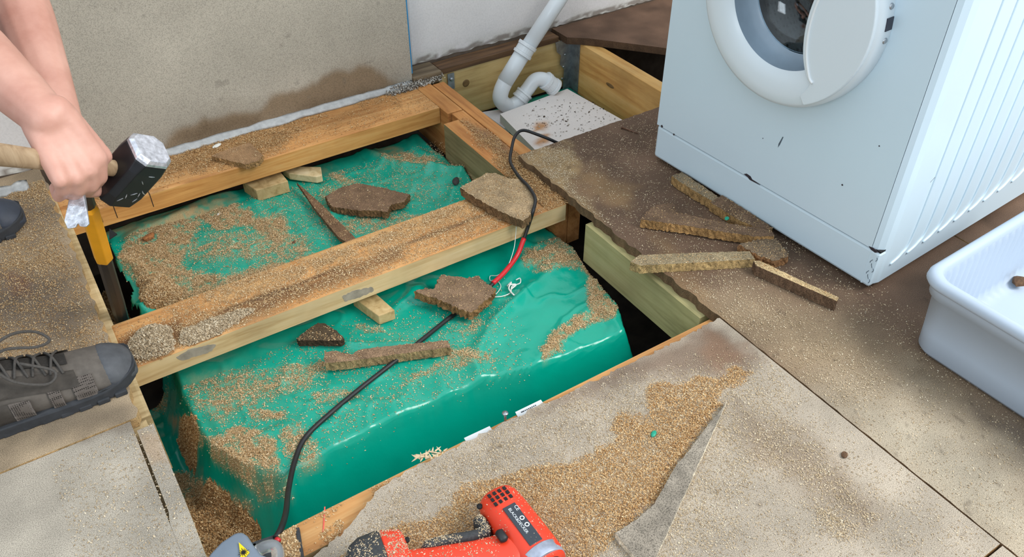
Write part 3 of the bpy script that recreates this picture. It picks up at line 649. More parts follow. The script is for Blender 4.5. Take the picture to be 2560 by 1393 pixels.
padd(tube_bm(ob, 0.0215, 24), 'outlet_bend')
def collar(a, b, r, name, ribs=True):
    a, b = Vector(a), Vector(b); bm = bmesh.new(); n = 24
    for t0, t1, rr in ((0, 0.28, r), (0.28, 0.75, r * 0.93), (0.75, 1.0, r)):
        tube_bm([a.lerp(b, t0), a.lerp(b, t1)], rr, n, bm)
    return padd(bm, name, white_pvc, False, 0.0012)
collar(PY(1321, 110, pw), PY(1304, 138, pw), 0.0295, 'compression_nut')
collar(PY(1299, 249, pw), PY(1313, 231, pw), 0.0275, 'compression_nut')
collar(PY(1362, 200, pw - 0.014), PY(1388, 220, pw - 0.024), 0.0285, 'outlet_nut')

# ---------------------------------------------------------------- washing machine
a0 = P(1630, 388, 0.012); b0 = P(2172, 722, 0.012); u = (b0 - a0).normalized(); MW = (b0 - a0).length
wm = empty('washing_machine', (a0.x, a0.y, 0.0), math.atan2(u.y, u.x)); tag(wm, 'white front-loading washing machine with a round glass door, standing on the brown floor board', 'washing machine')
MD, MH, DC, DZ = 0.60, 0.85, 0.308, 0.495
zb = 0.012
def rectpt(a, lo=(0.004, 0.098), hi=(MW - 0.022, 0.73), c=(DC, DZ)):
    dx, dz = math.cos(a), math.sin(a); t = 1e9
    for v, l, h_, cc in ((dx, lo[0], hi[0], c[0]), (dz, lo[1], hi[1], c[1])):
        if v > 1e-9: t = min(t, (h_ - cc) / v)
        elif v < -1e-9: t = min(t, (l - cc) / v)
    return (c[0] + dx * t, c[1] + dz * t)
# front panel with the door hole, corner angles included so its outline stays square
corn = [math.atan2(z - DZ, x - DC) for x in (0.004, MW - 0.022) for z in (0.098, 0.73)]
angs = sorted([2 * math.pi * k / 96 - math.pi for k in range(96)] + corn)
bm = bmesh.new(); ra = [bm.verts.new((DC + 0.17 * math.cos(a), 0.0, DZ + 0.17 * math.sin(a))) for a in angs]
rb = [bm.verts.new((rectpt(a)[0], 0.0, rectpt(a)[1])) for a in angs]
rc = [bm.verts.new((v.co.x, 0.012, v.co.z)) for v in rb]
for k in range(len(angs)):
    k2 = (k + 1) % len(angs); bm.faces.new((ra[k], rb[k], rb[k2], ra[k2])); bm.faces.new((rb[k], rc[k], rc[k2], rb[k2]))
bmobj('front_panel', bm, enamel, wm)
# cabinet shell: sides, back and top, open at the front behind the panel
bm = bmesh.new()
prof = [(0.0, 0.012), (0.0, MD), (MW, MD), (MW, 0.030), (MW - 0.004, 0.016), (MW - 0.012, 0.006), (MW - 0.021, 0.001)]
lo = [bm.verts.new((x, y, zb + 0.002)) for x, y in prof]; hi = [bm.verts.new((x, y, MH)) for x, y in prof]
for k in range(len(prof) - 1): bm.faces.new((lo[k], hi[k], hi[k + 1], lo[k + 1]))
bm.faces.new(hi)
bmobj('cabinet', bm, enamel, wm, False)
# embossed ribs on the right-hand side
for i in range(9):
    x = MW + 0.0002; y0 = 0.10 + i * 0.052
    path = [(x, y0 - 0.05 + 0.0 * i, 0.05 + 0.004 * i), (x, y0 - 0.02, 0.062 + 0.004 * i), (x, y0, 0.10 + 0.004 * i), (x, y0 + 0.004, 0.3), (x, y0 + 0.006, 0.78)]
    bmobj('embossed_rib', tube_bm(curve(path, 6), 0.0028, 8, None, True), enamel, wm, True)
# small recessed service line on the side
bmobj('side_seam', tube_bm([(MW + 0.0002, 0.105, 0.66), (MW + 0.0002, 0.105, 0.235), (MW + 0.0002, 0.09, 0.225)], 0.0006, 6), plain('seam_grey', lin(120, 130, 138), 0.6), wm)
# kick panel, control panel
box('kick_panel', (0.004, 0.0015, zb), (MW - 0.002, 0.03, 0.0955), enamel, wm, 0.006)
box('kick_seam', (0.003, 0.004, 0.0950), (MW - 0.003, 0.03, 0.0985), black_gap, wm, 0)
cp = box('control_panel', (0.004, -0.010, 0.735), (MW - 0.004, 0.03, MH - 0.005), enamel2, wm, 0.006)
kn = bmobj('dial', lathe_bm([(0.0001, -0.03), (0.024, -0.03), (0.027, -0.01), (0.027, 0)], 32, 'Y'), enamel2, cp, True); kn.location = (0.36, -0.010, 0.79)
for x in (0.05, MW - 0.05):
    for y in (0.06, MD - 0.06):
        bmobj('foot', tube_bm([(x, y, 0.0), (x, y, zb + 0.02)], 0.018, 16), black_rub, wm)
# paint chips
def chip_poly(name, pts, mat, y=-0.0006):
    bm = bmesh.new(); bm.faces.new([bm.verts.new((x, y, z)) for x, z in pts])
    r = bmesh.ops.extrude_face_region(bm, geom=list(bm.faces)); bmesh.ops.translate(bm, verts=[v for v in r['geom'] if isinstance(v, bmesh.types.BMVert)], vec=(0, 0.001, 0))
    return bmobj(name, bm, mat, wm)
chip_poly('paint_chip', [(0.272, 0.0995), (0.279, 0.104), (0.290, 0.103), (0.296, 0.098), (0.318, 0.0955), (0.290, 0.094), (0.284, 0.097)], chip_rust)
chip_poly('paint_chip', [(MW - 0.028, 0.1000), (MW - 0.018, 0.1015), (MW - 0.006, 0.0985), (MW - 0.012, 0.094), (MW - 0.022, 0.0955)], chip_rust)
chip_poly('paint_chip', [(0.345, 0.225), (0.347, 0.225), (0.343, 0.206), (0.340, 0.198), (0.3395, 0.206)], plain('scratch_grey', lin(84, 98, 110), 0.5))
for (x, z, s) in ((0.498, 0.192, 0.0022), (0.30, 0.20, 0.0012), (0.545, 0.30, 0.0016), (0.02, 0.10, 0.004), (0.06, 0.097, 0.003)):
    chip_poly('paint_chip', [(x - s, z), (x, z + s), (x + s, z), (x, z - s)], chip_rust)
for i in range(7):
    z = 0.022 + 0.009 * i; xo = MW - 0.006 - 0.004 * (i % 3)
    pth = [(xo + 0.002 * math.sin(i * 2.1 + k), 0.0012, z + 0.003 * k) for k in range(4)]
    bmobj('scratch', tube_bm(pth, 0.0006, 5), MATS['scratch_grey'], wm)
# door
door = empty('door', (DC, 0, DZ)); door.parent = wm
bmobj('door_ring', lathe_bm([(0.1945, 0.001), (0.196, -0.003), (0.1955, -0.026), (0.192, -0.0335), (0.186, -0.0365), (0.17, -0.0375), (0.15, -0.0355), (0.135, -0.031), (0.127, -0.024)], 96, 'Y'), enamel2, door, True)
bmobj('inner_rim', lathe_bm([(0.127, -0.024), (0.1255, -0.012), (0.121, 0.004), (0.112, 0.016), (0.106, 0.020)], 96, 'Y'), grey_rim, door, True)
bmobj('glass', lathe_bm([(0.107, 0.018), (0.100, 0.030), (0.086, 0.048), (0.06, 0.060), (0.03, 0.065), (0.0002, 0.066), (0.0002, 0.062), (0.03, 0.061), (0.058, 0.056), (0.083, 0.045), (0.098, 0.027), (0.105, 0.017)], 72, 'Y'), glass_m, door, True)
bmobj('gasket', lathe_bm([(0.112, 0.021), (0.125, 0.03), (0.135, 0.05), (0.150, 0.09), (0.165, 0.10)], 64, 'Y'), plain('grey_gasket', lin(120, 124, 128), 0.6), wm, True).location = (DC, 0, DZ)
dr = bmobj('drum', lathe_bm([(0.165, 0.10), (0.215, 0.11), (0.22, 0.13), (0.22, 0.50), (0.20, 0.52), (0.0002, 0.525)], 64, 'Y'), drum_m, wm, True); dr.location = (DC, 0, DZ)
# cover lobe with the hand grip on the right of the door
arc = [(0.118, 0.145), (0.090, 0.105), (0.072, 0.06), (0.061, 0.015), (0.059, -0.030), (0.066, -0.072), (0.082, -0.108), (0.094, -0.120), (0.080, -0.150)]
arc2 = [(p.x, p.z) for p in curve([(x, 0, z) for x, z in arc], 5)]
outer = [(0.1885 * math.cos(a), 0.1885 * math.sin(a)) for a in np.linspace(math.atan2(-0.150, 0.080) + 0.02, math.atan2(0.145, 0.118) - 0.02, 30)]
bm = bmesh.new(); top = [bm.verts.new((x, -0.0425, z)) for x, z in arc2 + outer]; bm.faces.new(top)
r = bmesh.ops.extrude_face_region(bm, geom=list(bm.faces)); bmesh.ops.translate(bm, verts=[v for v in r['geom'] if isinstance(v, bmesh.types.BMVert)], vec=(0, 0.022, 0))
bmobj('handle_cover', bm, enamel2, door, False, 0.003, 3)
bmobj('grip_edge', tube_bm([(x + 0.010, -0.043, z) for x, z in arc2[6:34]], 0.0026, 8), plain('bright_white_plastic', lin(240, 244, 246), 0.25), door, True)
for ang in (math.radians(14.5), math.radians(-2.5)):
    s = bmobj('hinge_screw', lathe_bm([(0.0001, -0.003), (0.004, -0.0028), (0.0055, -0.001), (0.0055, 0.002)], 16, 'Z'), chrome, door, True)
    s.rotation_euler = (0, math.pi / 2 - ang - math.pi, 0); s.location = (0.1955 * math.cos(ang), -0.012, 0.1955 * math.sin(ang))
lt = box('latch_slot', (-0.011, -0.008, -0.0015), (0.011, 0.010, 0.0012), plain('dark_latch', lin(52, 54, 66), 0.5), door, 0.0005)
lt.rotation_euler = (0, math.pi / 2 - math.radians(6), 0); lt.location = (0.1958 * math.cos(math.radians(6)), -0.013, 0.1958 * math.sin(math.radians(6)))

# ---------------------------------------------------------------- white storage tub
def rrect(x0, x1, y0, y1, r, n=8, along=40):
    pts = []
    for cx, cy, a in ((x1 - r, y1 - r, 0), (x0 + r, y1 - r, 90), (x0 + r, y0 + r, 180), (x1 - r, y0 + r, 270)):
        for k in range(n + 1):
            t = math.radians(a + 90 * k / n); pts.append((cx + r * math.cos(t), cy + r * math.sin(t)))
    out = []
    for i, p in enumerate(pts):
        q = pts[(i + 1) % len(pts)]; out.append(p); L = math.hypot(q[0] - p[0], q[1] - p[1])
        if L > 0.05:
            m = along
            for k in range(1, m): out.append((p[0] + (q[0] - p[0]) * k / m, p[1] + (q[1] - p[1]) * k / m))
    return out
tub = empty('storage_tub', (1.213, 0.533, 0.0), math.radians(2.0)); tag(tub, 'white ribbed plastic tub at the right edge of the floor', 'plastic tub')
def loft(rings, closed_end=False):
    bm = bmesh.new(); R_ = [[bm.verts.new(p) for p in ring] for ring in rings]; n = len(R_[0])
    for a, b in zip(R_, R_[1:]):
        for k in range(n): bm.faces.new((a[k], a[(k + 1) % n], b[(k + 1) % n], b[k]))
    if closed_end: bm.faces.new(R_[-1]); 
    return bm
TLX, TLY, TZ = 0.44, 0.64, 0.172
def ring(off, z, r, rib=0.0):
    base = rrect(-off, TLX + off, -TLY - off, off, r, 8, 120); out = []
    L = 0
    for i, (x, y) in enumerate(base):
        p = base[i - 1]; L += math.hypot(x - p[0], y - p[1]); o = rib * (0.5 + 0.5 * math.sin(L * 2 * math.pi / 0.022))
        cx, cy = TLX / 2, -TLY / 2; d = math.hypot(x - cx, y - cy); out.append((x - (x - cx) / d * o, y - (y - cy) / d * o, z))
    return out
rings = [ring(-0.012, 0.001, 0.03), ring(-0.004, 0.002, 0.034), ring(0.001, 0.010, 0.036), ring(0.003, 0.05, 0.036), ring(0.008, 0.128, 0.036), ring(0.014, 0.130, 0.038), ring(0.015, 0.150, 0.038)]
tb = bmobj('tub_wall', loft(rings), white_tub, tub, True)
bmobj('tub_rim', loft([ring(0.015, 0.1495, 0.038), ring(0.021, 0.152, 0.04), ring(0.024, 0.158, 0.041), ring(0.023, 0.166, 0.041), ring(0.017, 0.1715, 0.039), ring(0.009, 0.172, 0.036), ring(0.004, 0.168, 0.034), ring(0.002, 0.160, 0.034)]), white_tub, tub, True)
bmobj('inner_wall', loft([ring(0.002, 0.160, 0.034), ring(0.001, 0.150, 0.034, 0.0035), ring(-0.002, 0.03, 0.032, 0.0035), ring(-0.008, 0.012, 0.03), ring(-0.03, 0.008, 0.03)], True), white_tub, tub, True)

# ---------------------------------------------------------------- broken chipboard and timber offcuts
def ragged(poly, step=0.004, amp=0.0015, seed=0):
    out = []; n = len(poly); rr = random.Random(seed)
    for i in range(n):
        a, b = Vector(poly[i]), Vector(poly[(i + 1) % n]); L = (b - a).length; m = max(1, int(L / step)); nn = Vector((-(b - a).y, (b - a).x, 0)); nn = nn.normalized() if nn.length > 0 else nn
        for k in range(m):
            p = a.lerp(b, k / m); j = amp * (rr.random() * 2 - 1) * (0.3 if k == 0 else 1); out.append(p + nn * j)
    return out
def chunk(name, px, z, th, label, cat='chipboard fragment', top=(132, 108, 86), side=(164, 128, 84), tilt=(0, 0), amp=0.0015, sheetz=False, undercut=0.0, group='broken pieces of chipboard', seed=None, mat=None, sidemat=None, flatz=None):
    seed = seed if seed is not None else sum(px[0]) + len(px)
    base = [P(a, b, z) for a, b in px]; c = sum(base, Vector()) / len(base)
    area2 = sum(p.x * q.y - q.x * p.y for p, q in zip(base, base[1:] + base[:1]))
    if area2 < 0: base = base[::-1]
    rim = ragged(base, 0.004, amp, seed); rr = random.Random(seed)
    def zt(p): return z + tilt[0] * (p.x - c.x) + tilt[1] * (p.y - c.y)
    n = len(rim); V = []; ctr = Vector((c.x, c.y, 0)); cols = []
    T = np.array(lin(*top)[:3]); S = np.array(lin(*side)[:3])
    for p in rim: V.append((p.x, p.y, zt(p) + (rr.random() - 0.5) * amp * 0.5)); cols.append(T * (0.85 + 0.3 * rr.random()))
    layers = 4
    for L in range(layers):
        t = L / (layers - 1)
        for p in rim:
            j = Vector((rr.random() - 0.5, rr.random() - 0.5, 0)) * amp * 1.4; q = p + j + (ctr - Vector((p.x, p.y, 0))).normalized() * (undercut * t if L else 0)
            if L == 0: q = p
            V.append((q.x, q.y, zt(p) - th * t)); cols.append(S * (0.6 + 0.7 * rr.random()))
    fs = [tuple(range(n))]
    for L in range(layers - 1):
        for k in range(n):
            k2 = (k + 1) % n; fs.append((n + L * n + k, n + (L + 1) * n + k, n + (L + 1) * n + k2, n + L * n + k2))
    fs.append(tuple(n + (layers - 1) * n + k for k in range(n))[::-1])
    o = frompy(name, V, fs, mat or chip_dark)
    if mat is None: setcol(o.data, np.concatenate([np.array(cols), np.ones((len(V), 1))], 1))
    return tag(o, label, cat, group)
def sz(px, py, z=SZ):
    p = P(px, py, z); zz = float(sheet_z(np.array([p.x]), np.array([p.y]))[0]); p = P(px, py, zz); return float(sheet_z(np.array([p.x]), np.array([p.y]))[0])
def szmax(pxs, th):
    m = -1
    for a, b in pxs: m = max(m, sz(a, b))
    return m
chunk('board_fragment', [(529, 389), (578, 370), (624, 356), (657, 388), (648, 402), (612, 412), (590, 405), (538, 394)], -0.0075, 0.014, 'small flat brown fragment on the wall timber right of the hammer', top=(158, 124, 90), amp=0.002)
q5 = [(813, 492), (852, 469), (893, 458), (960, 470), (1025, 487), (1010, 505), (978, 512), (968, 530), (940, 526), (900, 527), (830, 517)]
chunk('board_fragment', q5, sz(920, 500) + 0.022, 0.018, 'broken brown fragment on green sheet in the rear opening right of the pointed shard', top=(126, 100, 78), side=(120, 90, 60), amp=0.002)
chunk('board_fragment', [(742, 456), (800, 507), (889, 595), (880, 615), (845, 592), (790, 525)], sz(800, 520) + 0.024, 0.010, 'long pointed brown shard poking out from the middle timber over green sheet', top=(120, 92, 68), side=(110, 84, 60), tilt=(0.0, 0.0), amp=0.0006)
q7 = [(1034, 732), (1063, 722), (1082, 726), (1102, 691), (1133, 693), (1165, 697), (1198, 691), (1210, 704), (1239, 719), (1229, 737), (1205, 758), (1179, 777), (1152, 772), (1120, 758), (1086, 745)]
chunk('board_fragment', q7, sz(1140, 740) + 0.034, 0.020, 'fibrous torn fragment on green sheet below the red cable sleeve', top=(128, 104, 82), side=(150, 112, 72), amp=0.003, tilt=(0, 0.06))
chunk('board_fragment', [(741, 846), (765, 827), (795, 807), (813, 809), (840, 826), (860, 846), (850, 852), (745, 851)], sz(800, 835) + 0.020, 0.016, 'dark triangular fragment on green sheet against the front of the middle timber', top=(92, 76, 58), side=(70, 54, 40), amp=0.0012)
q10 = [(811, 880), (840, 877), (854, 882), (882, 886), (896, 875), (920, 871), (1020, 860), (1118, 851), (1126, 868), (1000, 885), (880, 902), (812, 908)]
chunk('board_fragment', q10, sz(960, 900) + 0.026, 0.022, 'long notched strip of chipboard across the black cable on green sheet', top=(138, 112, 88), side=(156, 130, 92), amp=0.0012)
q6 = [(1151, 468), (1185, 450), (1218, 432), (1241, 433), (1270, 446), (1299, 448), (1325, 475), (1338, 497), (1330, 530), (1318, 545), (1308, 553), (1288, 545), (1249, 528), (1171, 485)]
chunk('board_fragment', q6, 0.004, 0.021, 'rectangular chip of floor board lying over the right end of the middle timber', top=(164, 140, 108), side=(124, 96, 66), amp=0.0018)
# debris beside the washing machine
chunk('board_fragment', [(1680, 440), (1704, 430), (1750, 460), (1800, 496), (1786, 506), (1740, 480), (1700, 455)], 0.024, 0.022, 'topmost narrow fragment leaning beside the kick panel of the machine', top=(140, 124, 100), side=(166, 132, 86), amp=0.0014)
chunk('board_fragment', [(1776, 506), (1806, 488), (1860, 522), (1932, 570), (1912, 578), (1850, 552)], 0.024, 0.022, 'narrow fragment against the kick panel, below the topmost one', top=(116, 92, 72), side=(166, 132, 86), amp=0.0014)
chunk('board_fragment', [(1602, 546), (1625, 520), (1650, 510), (1682, 508), (1690, 528), (1740, 542), (1790, 553), (1860, 566), (1930, 578), (1934, 592), (1880, 592), (1780, 575), (1690, 560)], 0.026, 0.021, 'long wedge-shaped fragment with an orange torn end in the heap beside the machine', top=(118, 94, 74), side=(178, 138, 88), amp=0.002, tilt=(0.02, 0))
chunk('board_fragment', [(1848, 612), (1920, 590), (1940, 596), (1962, 622), (1972, 640), (1935, 652), (1900, 640)], 0.020, 0.019, 'short rough fragment sticking out from under the wedge-shaped one', top=(122, 104, 84), side=(158, 116, 78), amp=0.003)
chunk('board_fragment', [(1576, 655), (1598, 638), (1740, 632), (1874, 628), (1888, 648), (1740, 657), (1600, 664)], 0.022, 0.021, 'straight strip of chipboard overhanging the brown board edge', top=(146, 130, 102), side=(178, 150, 102), amp=0.0009)
chunk('board_fragment', [(1884, 652), (1900, 652), (2000, 700), (2097, 744), (2092, 753), (1990, 708), (1890, 664)], 0.026, 0.025, 'straight strip of chipboard standing on edge near the machine corner', top=(184, 160, 120), side=(112, 88, 68), amp=0.0005)
# sliver of floor board lying loose in the foreground
chunk('board_sliver', [(1817, 1003), (1795, 1035), (1770, 1062), (1728, 1120), (1690, 1165), (1672, 1195), (1635, 1262), (1590, 1300), (1538, 1333), (1600, 1410), (1640, 1393), (1700, 1262), (1760, 1130)], 0.012, 0.0115, 'long pale triangular sliver of floor board lying in the sawdust in the foreground', 'board sliver', top=(146, 136, 122), side=(226, 214, 190), amp=0.0006)  # sides coloured extra pale, painting in the lit edge
# timber blocks
def block(name, top_px, ztop, h_, mat, label):
    pts = [P(a, b, ztop) for a, b in top_px]; bm = bmesh.new()
    t = [bm.verts.new(p) for p in pts]; b = [bm.verts.new(p - Vector((0, 0, h_))) for p in pts]; n = len(t)
    bm.faces.new(t); bm.faces.new(b[::-1])
    for k in range(n): bm.faces.new((t[k], t[(k + 1) % n], b[(k + 1) % n], b[k]))
    return tag(bmobj(name, bm, mat, None, False, 0.002), label, 'wood offcut')
blk_m = wood('offcut_pine', lin(150, 122, 76), lin(196, 166, 116), lin(214, 188, 140), (24, 24, 24))
block('wood_block', [(604, 452), (700, 428), (720, 452), (640, 476)], sz(660, 480) + 0.036, 0.034, blk_m, 'square pale timber block beside the wall timber on green sheet')
block('wood_block', [(704, 422), (722, 415), (802, 417), (805, 438), (790, 442), (722, 433)], sz(755, 440) + 0.024, 0.020, wood('pale_offcut', lin(176, 150, 104), lin(212, 190, 146), lin(226, 206, 166), (24, 24, 24)), 'long pale wooden wedge right of the square block')
block('wood_block', [(880, 742), (930, 725), (987, 775), (946, 790)], sz(940, 795) + 0.030, 0.026, blk_m, 'small timber block poking out from under the front of the middle timber')

# ---------------------------------------------------------------- cable, string, small hardware
def onsheet(px, py, h_=0.006): 
    z = sz(px, py); return P(px, py, z + h_)
cab_pts = [P(690, 1345, -0.012), P(704, 1318, -0.018), P(715, 1280, -0.05), P(722, 1220, -0.095), onsheet(738, 1150), onsheet(765, 1092), onsheet(830, 1030), onsheet(900, 972), onsheet(960, 925), onsheet(1040, 862), onsheet(1130, 790), onsheet(1190, 748), onsheet(1236, 706, 0.012)]
red_pts = [onsheet(1232, 709, 0.012), onsheet(1262, 680, 0.018), PY(1292, 640, 1.245), PY(1310, 596, 1.262)]
up_pts = [PY(1309, 600, 1.261), PY(1322, 562, 1.268), P(1332, 530, 0.006), P(1338, 498, 0.010), P(1322, 468, 0.010), P(1296, 440, 0.004), P(1276, 405, -0.008), P(1279, 372, 0.004), P(1288, 340, 0.014), P(1308, 326, 0.016), P(1345, 337, 0.004), P(1382, 352, -0.012), P(1420, 372, -0.045), P(1450, 400, -0.07)]
cab = bmobj('power_cable', tube_bm(curve(cab_pts, 8), 0.0048, 10), black_rub, None, True); tag(cab, 'black cable with a red sleeve snaking through the floor opening and over the middle timber', 'cable')
bmobj('upper_cable', tube_bm(curve(up_pts, 8), 0.0040, 10), black_rub, cab, True)
bmobj('red_sleeve', tube_bm(curve(red_pts, 8), 0.0056, 10), red_sleeve, cab, True)
st = empty('white_string', tuple(onsheet(1260, 715))); tag(st, 'loose frayed white string beside the red cable sleeve', 'string')
def strand(pts, r=0.0009): return child_world(bmobj('strand', tube_bm(curve(pts, 6), r, 6), white_str, None, True), st)
strand([P(1291, 562, -0.016), PY(1289, 590, 1.262), PY(1284, 625, 1.25), onsheet(1268, 668, 0.02), onsheet(1245, 688, 0.012), onsheet(1226, 690, 0.004), onsheet(1226, 702, 0.004), onsheet(1240, 700, 0.006), onsheet(1252, 716, 0.004), onsheet(1240, 735, 0.004), onsheet(1222, 742, 0.004)])
strand([onsheet(1228, 743, 0.003), onsheet(1255, 741, 0.003), onsheet(1276, 732, 0.005), onsheet(1280, 716, 0.008), onsheet(1300, 708, 0.006), onsheet(1300, 696, 0.005), onsheet(1290, 700, 0.005)], 0.0012)
strand([onsheet(1268, 716, 0.004), onsheet(1278, 706, 0.008), onsheet(1272, 722, 0.010), onsheet(1285, 738, 0.006), onsheet(1276, 726, 0.004), onsheet(1290, 712, 0.008), onsheet(1270, 712, 0.008)], 0.0018)
# nail standing in the front joist and screw lying on the board
nl = empty('nail', tuple(P(1263, 1052, -0.0225))); tag(nl, 'upright galvanised clout nail in the front joist edge', 'nail')
bmobj('shank', tube_bm([(0, 0, -0.01), (0, 0, 0.018)], 0.0022, 10), chrome, nl, True)
bmobj('head', lathe_bm([(0.0001, 0.0205), (0.005, 0.0202), (0.0056, 0.0185), (0.003, 0.0165), (0.0022, 0.015)], 18, 'Z'), chrome, nl, True)
sc = P(1557, 320, 0.003); se = P(1596, 334, 0.002)
sn = empty('screw', tuple(sc)); tag(sn, 'rusty screw lying on the brown floor board left of the machine', 'screw')
rust = plain('rusty_steel', lin(104, 74, 56), 0.6, 0.4, 0.4, 200)
child_world(bmobj('shank', tube_bm([sc, se], [0.0022, 0.0012], 8), rust, None, True), sn)
child_world(bmobj('head', tube_bm([sc + (sc - se).normalized() * 0.003, sc], [0.0046, 0.0024], 12), rust, None, False), sn)
def sticker(px, z, label):
    pts = [P(a, b, z) for a, b in px]; bm = bmesh.new(); bm.faces.new([bm.verts.new(p) for p in pts])
    r = bmesh.ops.extrude_face_region(bm, geom=list(bm.faces)); bmesh.ops.translate(bm, verts=[v for v in r['geom'] if isinstance(v, bmesh.types.BMVert)], vec=(0, 0, 0.0006))
    return tag(bmobj('paper_label', bm, label_w), label, 'paper label')
s1 = sticker([(1288, 1031), (1352, 1000), (1362, 1014), (1296, 1046)], -0.0222, 'white printed paper label on the front joist right of the nail')
sticker([(1160, 1096), (1224, 1066), (1232, 1078), (1166, 1106)], -0.0222, 'plain white paper label on the front joist left of the nail')
for k in range(9):
    px_ = 1305 + k * 4.2; py_ = 1030 - k * 2.05
    p = P(px_, py_, -0.0212); w = 0.0022 if k else 0.004
    child_world(box('print_mark', (p.x - w * 0.5, p.y - 0.0012, -0.0216), (p.x + w * 0.5, p.y + 0.0012, -0.0213), label_d, None, 0), s1)
# kerf cuts sawn into the edges of the two flat timbers
def saw_cut(px, z, yface, lab):
    a = P(px[0], px[1], z); o = box('saw_cut', (a.x - 0.0008, yface - 0.0006, -0.058), (a.x + 0.0008, yface + 0.02, -0.0212), black_gap, None, 0); return o
js = [o for o in C.objects if o.get('category') == 'joist']
for px in ((243, 520), (280, 510), (372, 485)): child_world(saw_cut(px, -0.03, 1.832, ''), js[1])
def face_stain(px, y, parent):
    pts = ragged([Vector((PY(a, b, y).x, PY(a, b, y).z, 0)) for a, b in px], 0.004, 0.0015, int(px[0][0])); bm = bmesh.new(); f0 = [bm.verts.new((p.x, y, p.y)) for p in pts]; bm.faces.new(f0)
    r = bmesh.ops.extrude_face_region(bm, geom=list(bm.faces)); bmesh.ops.translate(bm, verts=[v for v in r['geom'] if isinstance(v, bmesh.types.BMVert)], vec=(0, 0.002, 0))
    return child_world(bmobj('grey_stain', bm, plain('grey_smear', lin(150, 140, 124), 0.8, 0, 0.25, 60)), parent)
face_stain([(440, 893), (470, 875), (520, 862), (540, 862), (530, 878), (490, 892), (455, 902)], 1.2716, js[0]); face_stain([(855, 742), (880, 728), (930, 718), (934, 728), (900, 744), (862, 754)], 1.2716, js[0])
# splinter tuft at the broken board edge
sp = empty('splinter_tuft', tuple(P(1075, 1140, 0.0))); tag(sp, 'tuft of pale torn wood splinters at the broken front board edge', 'splinters')
spm = plain('splinter_wood', lin(206, 184, 150), 0.8, 0, 0.15, 80)
for k in range(34):
    a = P(1040 + 74 * random.random(), 1150 - 22 * random.random(), -0.004); d = Vector((random.uniform(-1, 1), random.uniform(-0.3, 1), random.uniform(0.0, 0.35))).normalized() * random.uniform(0.006, 0.015)
    a.y = min(a.y, 0.80)
    child_world(bmobj('splinter', tube_bm([a, a + d * 0.6, a + d], [0.0018, 0.0013, 0.0003], 5), spm), sp)
p1, p2 = P(812, 1268, -0.0222), P(808, 1330, -0.0222)
tag(bmobj('painted_laser_line', tube_bm([p1, p2], 0.0011, 6), laser_red), 'short laser line painted in red across the front joist by the jigsaw', 'painted laser line')  # projected laser light, painted as plain red colour
# plaster chip and little scraps
def scrap(px, py, z, s, mat, label, cat='scrap', name='scrap', stretch=1.6, rot=0.5):
    bm = bmesh.new(); bmesh.ops.create_icosphere(bm, subdivisions=2, radius=s)
    for v in bm.verts: v.co *= 1 + 0.35 * mnoise.noise(v.co * 90 + Vector((px, py, 0)))
    bmesh.ops.scale(bm, verts=bm.verts, vec=(stretch, 1, 0.55)); bmesh.ops.rotate(bm, verts=bm.verts, matrix=Matrix.Rotation(rot, 3, 'Z'))
    o = bmobj(name, bm, mat); o.location = P(px, py, z + s * 0.5); return tag(o, label, cat)
scrap(541, 365, -0.021, 0.006, white_str, 'small white plaster chip on the wall timber', 'plaster chip', 'plaster_chip', 2.2, 0.4)
scrap(548, 535, sz(548, 535), 0.004, white_str, 'tiny white crumb in the sawdust on the rear green sheet', 'plaster chip', 'plaster_chip')
scrap(1140, 453, sz(1140, 453), 0.009, plain('dark_scrap', lin(50, 46, 44), 0.8, 0, 0.4, 200), 'dark scrap on green sheet at the rear right corner', 'scrap', 'scrap', 1.8, 0.9)
gs = plain('green_scrap_plastic', lin(20, 150, 120), 0.4)
scrap(1818, 546, 0.024, 0.0045, gs, 'tiny green plastic scrap on the fragments beside the machine')
scrap(1634, 1085, 0.002, 0.0045, gs, 'tiny green plastic scrap in the sawdust on the front board')
scrap(2112, 1137, 0.0, 0.005, plain('brown_bit', lin(92, 66, 44), 0.9, 0, 0.4, 200), 'brown crumb on the floor board near the long seam')
scrap(2548, 704, 0.014, 0.012, MATS['brown_bit'], 'dark debris lump inside the white tub')
scrap(735, 605, sz(735, 605), 0.004, MATS['brown_bit'], 'small brown crumb in the middle of the rear sheet')
scrap(372, 592, sz(372, 592), 0.010, plain('orange_crumb', lin(150, 96, 54), 0.9, 0, 0.4, 200), 'orange-brown crumb on the sawdust near the pry bar')

# ---------------------------------------------------------------- text helper (mesh lettering)
def text(name, s, org, xd, yd, size, mat, parent, depth=0.0002):
    cu = bpy.data.curves.new(name, 'FONT'); cu.body = s; cu.size = size; cu.extrude = depth; cu.resolution_u = 2
    t = bpy.data.objects.new(name, cu); C.objects.link(t); bpy.context.view_layer.update()
    me = bpy.data.meshes.new_from_object(t.evaluated_get(bpy.context.evaluated_depsgraph_get())); bpy.data.objects.remove(t)
    x = Vector(xd).normalized(); y = Vector(yd); y = (y - x * y.dot(x)).normalized(); z = x.cross(y)
    m = Matrix((x, y, z)).transposed().to_4x4(); m.translation = Vector(org); me.transform(m)
    return child_world(link(name, me, mat), parent)

